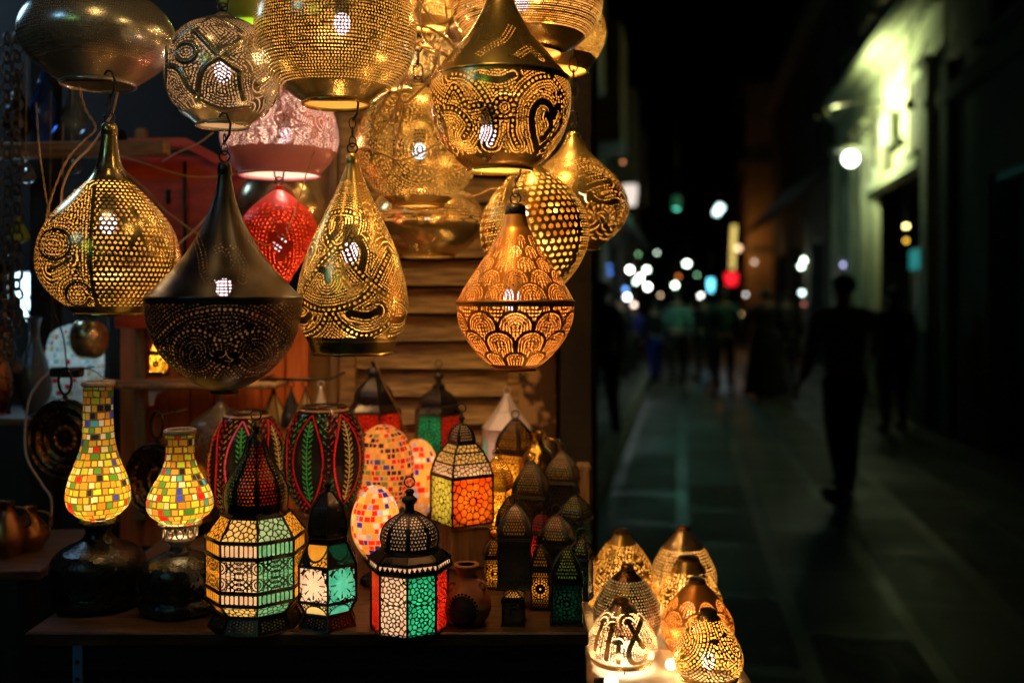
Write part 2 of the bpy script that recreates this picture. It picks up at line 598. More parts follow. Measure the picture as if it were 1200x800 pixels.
def noise_field(c, sc, seed=0):
    rs = np.random.RandomState(seed)
    X = c.RR * np.cos(c.TH); Y = c.RR * np.sin(c.TH); Z = c.S
    v = np.zeros_like(X)
    for _ in range(6):
        k = rs.normal(size=3) * sc; ph = rs.rand() * 6.28
        v += np.sin(k[0] * X + k[1] * Y + k[2] * Z + ph)
    return v / 2.4

def between(c, y0, y1):
    return (c.YY > y0) & (c.YY < y1)

def hang_cord(parent, origin, p_from, z_to, r=0.0025, mat="cable_black", wob=0.004, name="cord"):
    """a cord from the lantern's top up to the canopy beam, in the parent's local frame"""
    a = Vector(p_from); n = 10
    pts = []
    for i in range(n + 1):
        t = i / n
        pts.append((a.x + wob * math.sin(7 * t + origin[0] * 9), a.y + wob * math.cos(5 * t), a.z + (z_to - origin[2] - a.z) * t))
    MB().tube(pts, r, 6).build(name, [mat], parent, True)

def chain_mb(p, ztop, link_h=0.016, w=0.0045, r=0.0012):
    mb = MB(); z = p[2] + link_h * 0.5; k = 0
    while z < ztop:
        mb.ring((p[0], p[1], z), link_h * 0.62, r, 'y', 12, 5, 0, w / (link_h * 0.5), 1.0, (PI / 2 if k % 2 else 0.2))
        z += link_h; k += 1
    return mb

CANOPY_Z = 2.62
GAIN = 4.2
# ------------------------------------------------------------------ hanging lanterns
def hanging(kind, label, cat, cx, d, prof, mat, mask=None, *, bulbs=(), rim=None, ridge=None, tilt=None,
            cell=0.0014, relief=None, ring=True, hook_to=None, group="pierced metal lanterns hanging over the stall",
            bar=False, fold=1, yaw=0.0, cap=None, rim_mat=None, chain=True):
    segs = prof if isinstance(prof[0], list) else [prof]
    y0, h0 = segs[0][0]; y1, h1 = segs[-1][-1]
    base = P(cx, y1, d)
    t = thing(kind, label, cat, base, 0, group, tilt)
    loc = base
    perf_shade("pierced_shade" if mask else "shade", segs if len(segs) > 1 else segs[0], cx, d, loc, mat, t, mask, cell, relief, None, fold, yaw)
    rm = rim_mat or mat
    zt = (y1 - y0) * d / F; rt = h0 * d / F; rb = h1 * d / F
    mb = MB()
    if h1 > 12:                                        # rolled rim round the opening
        pr = [(0.000, rb + 0.0005), (-0.002, rb + 0.0022), (-0.0045, rb + 0.0018), (-0.0055, rb - 0.001), (-0.003, rb - 0.003), (0.001, rb - 0.0025)]
        mb.lathe((0, 0, 0), pr, 64)
        mb.build("rim", [rm], t, True)
    if ridge:                                          # raised seam round the widest part
        for (yr, hr) in (ridge if isinstance(ridge, list) else [ridge]):
            z = (y1 - yr) * d / F; rr = hr * d / F
            MB().lathe((0, 0, z), [(0.004, rr - 0.001), (0.0025, rr + 0.0010), (0, rr + 0.0018), (-0.0025, rr + 0.0010), (-0.004, rr - 0.001)], 72).build("seam_band", [rm], t, True)
    c = MB()
    c.lathe((0, 0, zt), [(0.010, 0.002), (0.009, rt * 0.75), (0.004, rt + 0.0012), (-0.012, rt + 0.0022), (-0.014, rt + 0.0008)], 28, 0, True)
    c.build("cap", [cap or rm], t, 50)
    ztop = CANOPY_Z - loc.z
    if ring:
        MB().ring((0, 0, zt + 0.018), 0.009, 0.0016, 'y', 18, 6).build("hanging_ring", ["black_metal"], t, True)
    if hook_to is not None:
        zh = CH - (hook_to - HY) * d / F - loc.z
        m = chain_mb((0, 0, zt + 0.022), zh - 0.03)
        m.build("chain", ["black_metal"], t, True)
        hk = MB()
        hk.tube([(0.0, 0, zh - 0.035), (0.008, 0, zh - 0.022), (0.010, 0, zh - 0.005), (0.004, 0, zh + 0.012), (-0.004, 0, zh + 0.014), (-0.009, 0, zh + 0.006)], 0.0022, 7)
        hk.build("hook", ["black_metal"], t, True)
    elif chain:
        z2 = zt + 0.022
        m = chain_mb((0, 0, z2), ztop, 0.03, 0.008, 0.002)
        m.build("chain", ["black_metal"], t, True)
    if bar:
        MB().tube([(-rb, 0.0, 0.006), (rb, 0.0, 0.006)], 0.0022, 8).build("cross_bar", ["black_metal"], t, True)
    for (bx, by, pw, col, bm) in bulbs:
        lp = Vector(((bx - cx) * d / F, -0.012, (y1 - by) * d / F))
        bulb(t, lp, pw, col, 0.015, bm)
    return t

# --- patterns
def m_globe_dots(y0, y1, p=0.005, duty=0.34, wav=0.0015, sc=25):
    def f(c):
        S0 = c.S.copy()
        c.S = c.S + wav * noise_field(c, sc, 3)
        row = np.floor(c.S / p)
        n = np.round(2 * PI * np.interp(row * p, c.s, c.r) / p).clip(6)
        x = fr(c.TH / (2 * PI) * n + 0.5 * (row % 2) + 0.12 * np.sin(row * 3.1)) - 0.5
        y = fr(c.S / p) - 0.5
        h = (x * x + y * y < duty * duty) & between(c, y0, y1)
        c.S = S0
        return h
    return f

def m_contours(curves_px, y0, y1, fold=3, band=0.0035, chain=(0.0078, 0.0023), p=0.005, duty=0.34, dash=1.0, solid_px=(), closed=(), chain_idx=None, sband=0.006):
    def f(c):
        cv = [pxcurve(c, pts, i in closed) for i, pts in enumerate(curves_px)]
        ns = len(cv)
        cv2 = cv + [pxcurve(c, pts) for pts in solid_px]
        ci = list(range(ns)) if chain_idx is None else chain_idx
        h, D, T, I = contour_holes(c, cv2, fold, band, chain, p, duty, ci, dash)
        if len(solid_px):
            sol = (I >= ns) & (D < sband)
            h &= ~sol
        return h & between(c, y0, y1)
    return f

def arc_px(cx, cy, r, a0, a1, n=12, ry=None):
    ry = ry or r
    return [(cx + r * math.cos(R(a0 + (a1 - a0) * i / n)), cy - ry * math.sin(R(a0 + (a1 - a0) * i / n))) for i in range(n + 1)]

# large flattened unlit globe, top left
hanging("globe_lantern", "wide flattened silver-gold globe lamp, unlit, hanging top left", "lantern", 115, 1.9,
        [(-14, 14), (-11, 34), (2, 62), (20, 80), (40, 87.5), (58, 85), (76, 71), (90, 53), (98, 42)],
        "silver_brass", m_globe_dots(4, 78, 0.0042, 0.17, 0.001), bar=True, cell=0.0016)

# small round globe with crossing ridges
def relief_cross(c):
    cv = [pxcurve(c, p) for p in RIDGES]
    h = np.zeros_like(c.THv)
    for a in cv:
        pts, _ = resample(a, 0.1, 0.004)
        for sh in (-1, 0, 1):
            for k in range(len(pts)):
                dx = (c.THv - pts[k, 0] - sh * 2 * PI / 3) * c.RRv; dy = c.Sv - pts[k, 1]
                h = np.maximum(h, np.exp(-(dx * dx + dy * dy) / (0.0032 ** 2)))
    return h * 0.0035
RIDGES = [[(252, 27), (240, 38), (222, 48), (208, 60)], [(232, 52), (245, 68), (258, 82), (272, 92), (280, 96)],
          [(280, 60), (268, 72), (256, 83), (242, 93), (236, 106), (234, 120)], [(280, 96), (280, 110), (284, 124)],
          [(252, 27), (266, 38), (282, 50)], arc_px(222, 76, 11, 0, 360), [(204, 88), (214, 95), (222, 112), (232, 122)],
          [(300, 62), (312, 75), (312, 95), (300, 108)], [(236, 128), (260, 136), (290, 132)]]
hanging("globe_lantern", "small round pierced globe with raised crossing ridges, left of the big dotted globe", "lantern", 261, 1.8,
        [(21, 8), (25, 26), (38, 47), (58, 61), (85, 66), (110, 62), (130, 49), (141, 36), (146, 30)],
        "silver_brass", m_contours([], 30, 140) if False else (lambda c: m_contours(RIDGES, 32, 134, 3, 0.0045, (0.01, 0.0), 0.0052, 0.35)(c)),
        bulbs=[(263, 86, 0.22, PINKW, "bulb_pink")], relief=relief_cross, bar=True, cell=0.0014, fold=3)

# big dotted globe
hanging("globe_lantern", "largest round globe lamp covered in tiny dots, hanging above the patterned teardrop", "lantern", 394, 1.75,
        [(-58, 14), (-54, 30), (-42, 54), (-20, 76), (10, 90.5), (42, 94), (75, 86), (98, 68), (113, 50), (121, 39)],
        "brass_aged", m_globe_dots(-40, 104, 0.0056, 0.34, 0.0022, 22), bulbs=[(402, 30, 0.55, WARM, "bulb_pink")], bar=True, cell=0.00145)

# pink lacquered globe
hanging("globe_lantern", "pink pierced globe lamp glowing white at its open bottom", "lantern", 328, 2.2,
        [(82, 10), (92, 26), (108, 46), (130, 61), (155, 68), (172, 67), (186, 61), (198, 51), (204, 47)],
        "pink_lacquer", m_contours([[(262, 150), (285, 165), (305, 174), (330, 168), (345, 155), (352, 140)],
                                    [(330, 150), (352, 165), (372, 176), (392, 170)], [(296, 120), (312, 128), (330, 146)],
                                    [(340, 146), (360, 135), (380, 140)]], 95, 178, 3, 0.002, (0.0105, 0.0030), 0.0048, 0.36, 1.0),
        bulbs=[(335, 160, 0.9, (1.0, 0.72, 0.6), "bulb_pink")], cell=0.0017, fold=3)

# green lamp behind, top
hanging("globe_lantern", "green globe lamp half hidden behind the large dotted globe", "lantern", 297, 2.5,
        [(-52, 8), (-46, 22), (-28, 36), (-8, 41), (8, 36), (18, 26), (24, 22)],
        "green_lacquer", m_globe_dots(-30, 10, 0.006, 0.2), bulbs=[(297, -15, 0.5, (0.85, 0.95, 0.3), "bulb_warm")], cell=0.0024)

# left teardrop with big holes
def m_left_drop(c):
    sec = []
    # per-sector curves: two side ribs, a flower ring, swirls
    cvs = [pxcurve(c, [(112, 222), (110, 260), (109, 300), (111, 340), (118, 362)]),
           pxcurve(c, [(186, 240), (196, 270), (198, 300), (190, 330)]),
           pxcurve(c, [(152, 248), (158, 262), (160, 274)]), pxcurve(c, [(143, 262), (156, 274), (150, 292)]),
           pxcurve(c, [(170, 258), (160, 274), (168, 292)]), pxcurve(c, arc_px(72, 290, 17, 0, 360)),
           pxcurve(c, [(66, 318), (76, 314), (88, 306)]), pxcurve(c, arc_px(96, 345, 13, 20, 340)),
           pxcurve(c, [(100, 225), (85, 245), (68, 262)])]
    D, T, I = dist_field(c, cvs, 1)
    x = np.sin(c.TH) * c.RR * F / c.d + c.cx
    front = np.abs(c.TH) < 1.45
    big_zone = (x > 112) & (x < 192)
    p = 0.0088; row = np.floor(c.S / p); n = np.round(2 * PI * np.interp(row * p + p / 2, c.s, c.r) / p).clip(5)
    a = fr(c.TH / (2 * PI) * n + 0.5 * (row % 2)) - 0.5; b = fr(c.S / p) - 0.5
    big = (a * a + b * b) < 0.31 ** 2
    p2 = 0.0052; row2 = np.floor(D / p2); x2 = fr(T / p2 + 0.5 * (row2 % 2)) - 0.5; y2 = fr(D / p2) - 0.5
    small = (x2 * x2 + y2 * y2 < 0.33 ** 2) & (D > 0.003)
    h = np.where(big_zone | ~front, big & (D > 0.004), small)
    return h & between(c, 214, 358)
hanging("teardrop_lantern", "golden teardrop lamp with big round holes and a flower boss, leftmost of the hanging teardrops", "lantern", 128, 1.76,
        [(150, 8), (168, 9.5), (188, 13), (208, 21), (228, 40), (252, 62), (278, 75.5), (305, 80), (326, 76), (346, 62), (360, 45), (367, 37)],
        "brass_aged", m_left_drop, bulbs=[(130, 262, 0.55, WARM, "bulb_pink")], hook_to=92, cell=0.00135)

# big black iron drop
def m_iron(c):
    up = [pxcurve(c, [(232, 280), (238, 300), (242, 322), (252, 336)]), pxcurve(c, [(268, 288), (278, 300), (284, 312), (282, 330)]),
          pxcurve(c, [(250, 296), (262, 292), (270, 305), (262, 320)])]
    lo = [pxcurve(c, [(190, 395), (215, 372), (245, 363), (275, 362), (305, 372), (330, 392)]), pxcurve(c, arc_px(232, 408, 24, 0, 330)),
          pxcurve(c, arc_px(298, 410, 24, 180, -150)), pxcurve(c, [(250, 440), (263, 425), (278, 440)]), pxcurve(c, [(240, 385), (263, 396), (288, 384)])]
    h1, D1, _, _ = contour_holes(c, up, 3, 0.0035, (0.0075, 0.0016), 0.0062, 0.15)
    h2, D2, _, _ = contour_holes(c, lo, 3, 0.0035, (0.0085, 0.0022), 0.0058, 0.18)
    lit = np.hypot(c.TH * c.RR * F / c.d, c.YY - 338) < 10
    return (h1 & between(c, 278, 342) & (D1 < 0.011)) | (h2 & between(c, 356, 440)) | (lit & (fr(c.S / 0.007) < 0.55) & (fr(c.TH * 0.11 / 0.006) < 0.7) & between(c, 325, 347))
hanging("teardrop_lantern", "big dark iron drop-shaped lamp with a tall cone top and faint pin holes", "lantern", 263, 1.66,
        [[(196, 7), (215, 9), (240, 15), (265, 25), (290, 39), (315, 57), (335, 76), (349, 89)], [(350, 89.5), (368, 88.5), (392, 83), (415, 71), (434, 54), (448, 34), (457, 15)]],
        "dark_iron", m_iron, bulbs=[(263, 335, 0.04, WARM, "bulb_pink")], ridge=(349.5, 89), hook_to=142, cell=0.0015, fold=3)

# red one
hanging("teardrop_lantern", "bright red pointed lamp with an almond of dots, behind the dark iron lamp", "lantern", 327, 2.15,
        [(222, 5), (230, 16), (242, 30), (254, 40), (266, 44), (280, 41), (300, 31), (322, 17), (342, 6)],
        "copper_red", m_contours([arc_px(328, 292, 20, 0, 360, 16, 38)], 240, 335, 4, 0.004, (0.0095, 0.0026), 0.0085, 0.22, 1.0,
                                 solid_px=[[(322, 282), (334, 290)]], sband=0.0001),
        bulbs=[(330, 288, 0.45, (1.0, 0.5, 0.3), "bulb_pink")], cell=0.0017, fold=4, rim_mat="copper_red")

# dim globe behind it
hanging("globe_lantern", "dull smoky gold globe lamp hanging behind the red lamp", "lantern", 328, 2.45,
        [(198, 10), (204, 28), (218, 44), (240, 52), (262, 48), (280, 34), (288, 24)], "brass_pale", None, cell=0.004, bulbs=[(328, 250, 2.6, WARM, "bulb_warm")])

# patterned teardrop in the middle
C10 = [[(388, 253), (383, 265), (384, 282), (392, 293), (404, 291), (412, 280), (417, 266), (416, 254), (402, 250), (389, 252)],
       [(393, 294), (378, 310), (366, 328), (353, 350)], [(406, 293), (414, 312), (428, 328), (444, 341), (458, 350)],
       [(353, 350), (370, 360), (390, 362), (410, 357), (428, 347), (438, 332), (446, 316), (455, 298)],
       [(390, 364), (398, 376), (412, 387), (426, 391), (442, 387), (455, 376), (460, 362)], [(385, 364), (380, 378), (370, 388), (358, 393)]]
S10 = [[(398, 262), (396, 272), (390, 280)], [(420, 284), (426, 298), (423, 318)], [(375, 316), (384, 320), (386, 330)], [(412, 366), (428, 369), (441, 364)], [(352, 374), (360, 374), (366, 368)]]
hanging("teardrop_lantern", "slender gold teardrop lamp with black looping bands edged by dots, centre of the stall", "lantern", 413, 1.74,
        [[(186, 6.5), (200, 10), (225, 20), (252, 33), (280, 46), (310, 57), (338, 63.5), (362, 65), (384, 60), (398, 53)], [(399, 52), (412, 47)]],
        "brass", m_contours(C10, 214, 394, 3, 0.0052, (0.0090, 0.0025), 0.0047, 0.35, 1.1, solid_px=S10, sband=0.005),
        bulbs=[(412, 296, 0.6, WARM, "bulb_pink")], hook_to=118, cell=0.00125, fold=3)

# blurred globe behind with ornate engraving
hanging("globe_lantern", "ornate gold globe lamp in the wire tangle, behind the centre of the stall", "lantern", 490, 2.15,
        [(104, 10), (110, 30), (126, 54), (150, 70), (175, 74), (200, 68), (220, 54), (234, 38), (240, 30)],
        "brass", m_contours([arc_px(492, 185, 24, 0, 360), arc_px(492, 185, 44, 0, 360), [(430, 150), (455, 140), (475, 150)], [(510, 222), (540, 210), (556, 190)]],
                            118, 232, 3, 0.0035, (0.011, 0.0034), 0.0070, 0.34, 1.1), bulbs=[(492, 178, 0.55, WARM, "bulb_cool")], cell=0.002, fold=3)
# smooth oblate
hanging("globe_lantern", "smooth gold oval lamp hanging low in front of the wooden slats", "lantern", 500, 2.45,
        [(214, 12), (220, 38), (232, 56), (250, 65), (268, 64), (284, 54), (295, 40), (299, 33)],
        "brass_smooth", m_globe_dots(226, 262, 0.0075, 0.2, 0.0), bulbs=[(500, 262, 1.3, WARM, "bulb_warm")], cell=0.0024)

# top right disc globe
hanging("globe_lantern", "broad gold globe at the top right with fine rows of slits", "lantern", 617, 2.0,
        [(-84, 12), (-78, 40), (-58, 68), (-28, 86), (0, 90), (22, 86), (42, 72), (56, 54), (62, 42)],
        "brass_smooth", lambda c: (lambda row: (fr(c.S / 0.0046) < 0.5) & (fr(c.TH / (2 * PI) * 190 + 0.37 * row) < 0.62) & between(c, -60, 46))(np.floor(c.S / 0.0046)),
        bulbs=[(612, 4, 1.7, WARM, "bulb_pink")], cell=0.0018)
hanging("globe_lantern", "lamp tucked under the broad top globe, only its lit open bottom showing", "lantern", 652, 2.25,
        [(-10, 10), (0, 34), (20, 54), (44, 58), (64, 50), (78, 40), (82, 36)],
        "brass", m_globe_dots(0, 70, 0.006, 0.3), bulbs=[(652, 38, 1.6, WARM, "bulb_warm")], cell=0.0024)

# cone-topped bowl lantern
C14 = [[(531, 101), (545, 104), (556, 112), (566, 124), (574, 138), (580, 152), (581, 166), (576, 178)],
       [(642, 103), (628, 107), (616, 116), (606, 128), (601, 142), (600, 156), (600, 168), (606, 180)],
       arc_px(591, 141, 10, 0, 360), [(522, 136), (534, 116), (545, 130), (550, 139), (565, 138)], [(522, 136), (536, 140), (547, 150), (552, 160), (545, 170)],
       [(510, 120), (516, 140), (520, 160), (532, 178)], [(645, 104), (656, 116), (664, 130)]]
S14 = [[(628, 182), (622, 162), (622, 144), (630, 133), (640, 134), (647, 146)], [(647, 146), (650, 134), (655, 138), (655, 152), (646, 166), (628, 182)],
       [(640, 146), (643, 156), (636, 168)], [(562, 108), (585, 112), (600, 106)]]
def m_cone_bowl(c):
    lo = m_contours(C14, 100, 186, 3, 0.0048, (0.0084, 0.0024), 0.0046, 0.35, 1.1, solid_px=S14, sband=0.0038)(c)
    up = [pxcurve(c, [(556, 40), (545, 62), (530, 84)]), pxcurve(c, [(560, 82), (575, 70), (590, 60), (600, 40)]), pxcurve(c, [(604, 84), (620, 70), (632, 82)])]
    h2, D2, _, _ = contour_holes(c, up, 3, 0.003, (0.0066, 0.0014), 0.006, 0.2)
    return lo | (h2 & (D2 < 0.010) & between(c, 25, 90))
hanging("cone_top_lantern", "gold lamp with a tall smooth cone top and heart-patterned bowl, above the scale-patterned one", "lantern", 586, 1.70,
        [[(-26, 9), (-5, 14), (20, 25), (45, 41), (70, 62), (92, 80)], [(96, 82), (115, 83.5), (138, 81), (160, 73), (178, 61), (192, 46), (198, 38)]],
        "brass", m_cone_bowl, bulbs=[(572, 160, 0.75, WARM, "bulb_pink")], ridge=(94.5, 81.5), cell=0.00125, fold=3, bar=True)

# fish-scale lantern
def scales(c, ys, n, band=0.0035, p=0.0046, duty=0.34, k=1.05, dotc=True):
    own_d = np.full(c.TH.shape, 9.0); own_t = np.zeros_like(own_d); own_r = np.ones_like(own_d); dy0 = np.zeros_like(own_d)
    pitch = 2 * PI / n
    for i, y in enumerate(ys):
        z = CH - (y - HY) * c.d / F - c.z0
        s0 = float(np.interp(z, c.z[::-1], c.s[::-1])); r0 = float(np.interp(s0, c.s, c.r))
        rad = r0 * pitch / 2 * k
        off = 0.5 * (i % 2)
        a = (fr(c.TH / pitch + off) - 0.5) * pitch * r0
        dy = c.S - s0
        d_ = np.where(dy > 0, np.abs(a), np.hypot(a, dy))
        ins = (d_ < rad)
        own_d[ins] = np.minimum(d_, 9)[ins]; own_t[ins] = np.where(dy > 0, np.sign(a) * (PI / 2 * np.abs(a)) + dy, np.arctan2(a, -dy) * d_)[ins]; own_r[ins] = rad; dy0[ins] = dy[ins]
        self_a = a
        own_a = a if i == 0 else np.where(ins, a, own_a)
    D = own_r - own_d
    Dr = D - band
    row = np.floor(Dr / p)
    x = fr(own_t / p + 0.5 * (row % 2)) - 0.5; y = fr(Dr / p) - 0.5
    small = (np.abs(x) < duty) & (np.abs(y) < duty * 0.75) & (Dr > 0)
    if dotc:
        q = 0.0062
        dia = (np.abs(own_a) + np.abs(dy0 - own_r * 0.15)) < own_r * 0.42
        bx = fr(own_a / q) - 0.5; by = fr(dy0 / q) - 0.5
        small = np.where(dia, (bx * bx + by * by) < 0.34 ** 2, small)
    return small & (own_d < 8)
def m_scale(c):
    up = scales(c, [280, 295, 311, 329, 348], 11, 0.0030, 0.0052, 0.33)
    lo = scales(c, [376, 398, 419], 10, 0.0040, 0.0050, 0.36, 1.04)
    top = scales(c, [362, 383, 401, 419], 10, 0.0040, 0.0050, 0.36, 1.04)
    return (up & between(c, 270, 351)) | (top & between(c, 359, 426))
hanging("teardrop_lantern", "orange copper teardrop lamp with a fish-scale pattern, lowest on the right of the stall", "lantern", 604, 1.74,
        [[(245, 11), (264, 15), (272, 19), (292, 30), (315, 46), (335, 59), (351, 68)], [(357, 69), (374, 67.5), (394, 60), (412, 47), (425, 33), (431, 24)]],
        "brass_orange", m_scale, bulbs=[(600, 350, 0.75, (1.0, 0.58, 0.22), "bulb_pink")], ridge=(354, 69), hook_to=190, cell=0.00125, rim_mat="brass_orange", cap="black_metal")

# oval with large holes
def m_oval(c):
    cvs = [pxcurve(c, arc_px(628, 268, 40, 0, 360, 20, 66))]
    D, T, I = dist_field(c, cvs, 3)
    x = (fr(c.TH / (2 * PI) * 3 + 0.5) - 0.5) * 2 * PI / 3 * c.RR * F / c.d
    ins = ((x / 40) ** 2 + ((c.YY - 268) / 66) ** 2) < 1
    p = 0.0142; row = np.floor(c.S / p); n = np.round(2 * PI * np.interp(row * p + p / 2, c.s, c.r) / p).clip(5)
    a = fr(c.TH / (2 * PI) * n + 0.5 * (row % 2)) - 0.5; b = fr(c.S / p) - 0.5
    big = (a * a + b * b) < 0.335 ** 2
    p2 = 0.0054; row2 = np.floor(c.S / p2); n2 = np.round(2 * PI * np.interp(row2 * p2, c.s, c.r) / p2).clip(5)
    a = fr(c.TH / (2 * PI) * n2 + 0.5 * (row2 % 2)) - 0.5; b = fr(c.S / p2) - 0.5
    small = (a * a + b * b) < 0.30 ** 2
    h = np.where(ins, big & (D > 0.004), small & (D > 0.009))
    return h & between(c, 205, 338)
hanging("teardrop_lantern", "egg-shaped gold lamp with a panel of large round holes, behind the fish-scale lamp", "lantern", 634, 1.98,
        [(186, 8), (200, 20), (220, 42), (242, 57), (266, 64), (292, 61), (314, 49), (332, 33), (342, 20)],
        "brass", m_oval, bulbs=[(622, 250, 0.7, WARM, "bulb_warm")], cell=0.0016, fold=3, yaw=0.36, tilt=(0, R(-6)))

hanging("teardrop_lantern", "gold lamp with swirling bands, furthest right at the edge of the stall", "lantern", 672, 2.15,
        [(160, 8), (176, 17), (192, 33), (208, 50), (226, 61), (245, 65), (262, 60), (278, 46), (290, 30)],
        "brass", m_contours([[(672, 206), (690, 200), (708, 205), (720, 216), (732, 222)], [(690, 262), (694, 250), (706, 246), (716, 254), (714, 264)],
                             [(640, 230), (655, 215), (672, 206)], [(728, 236), (727, 252), (720, 266)]], 188, 284, 3, 0.0035, (0.0105, 0.0032), 0.0068, 0.26, 1.1,
                            solid_px=[[(684, 228), (700, 221), (712, 218)], [(692, 238), (704, 244), (722, 240)]], sband=0.006),
        bulbs=[(680, 235, 0.35, WARM, "bulb_warm")], cell=0.0018, fold=3)

hanging("globe_lantern", "small plain gold globe lamp hanging left of the tall cone top", "lantern", 548, 2.25,
        [(-36, 8), (-28, 26), (-8, 38), (14, 40), (34, 32), (48, 20), (52, 15)], "brass_pale", m_globe_dots(-20, 40, 0.007, 0.2), bulbs=[(548, 5, 0.9, WARM, "bulb_warm")], cell=0.0028)
hanging("globe_lantern", "lamp with a wide bright open bottom deep in the wire tangle", "lantern", 484, 2.45,
        [(14, 8), (22, 28), (44, 44), (70, 46), (90, 36), (104, 27)], "brass_pale", m_globe_dots(20, 95, 0.007, 0.25), bulbs=[(484, 70, 2.4, WARM, "bulb_warm")], cell=0.0028)
hanging("globe_lantern", "half hidden brass globe at the top between the dotted globe and the cone top", "lantern", 505, 2.1,
        [(-60, 8), (-50, 30), (-25, 46), (2, 44), (22, 30), (32, 20)], "brass", m_globe_dots(-40, 25, 0.006, 0.3), bulbs=[(500, -12, 1.8, WARM, "bulb_cool")], cell=0.0024)

t = thing("bare_bulb", "added bare warm bulb hanging unseen from the canopy front above the lamps", "bulb", Vector((-0.10, 1.42, 2.36)))  # unseen bulb added overhead to brighten the cone top and globes
bulb(t, (0, 0, 0), 0.9, WARM, 0.026, "bulb_warm", 1.2)
MB().tube([(0, 0, 0.055), (0, 0, CANOPY_Z - 2.36)], 0.003, 6).build("cord", ["cable_black"], t)
t = thing("bare_bulb", "second added bare warm bulb hanging unseen from the canopy front, further left", "bulb", Vector((-0.62, 1.42, 2.40)))  # another unseen bulb added for light, further left
bulb(t, (0, 0, 0), 0.5, WARM, 0.026, "bulb_warm", 1.2)
MB().tube([(0, 0, 0.055), (0, 0, CANOPY_Z - 2.40)], 0.003, 6).build("cord", ["cable_black"], t)
GAIN = 0.8
# ------------------------------------------------------------------ table and platform
TZ = 1.03
def on_table(px, py):                       # a point of the table top seen at this pixel
    d = (CH - TZ) * F / (py - HY)
    return Vector(((px - 600) * d / F, d, TZ))
PZ = 0.88
def on_platform(px, py):
    d = (CH - PZ) * F / (py - HY)
    return Vector(((px - 600) * d / F, d, PZ))

# ------------------------------------------------------------------ panelled lanterns
def holes_voronoi(W, H, pts, w=0.0011):
    def f(X, Y):
        d = np.sqrt((X[..., None] - pts[:, 0]) ** 2 + (Y[..., None] - pts[:, 1]) ** 2)
        d.sort(axis=-1)
        return (d[..., 1] - d[..., 0]) > 2 * w
    return f

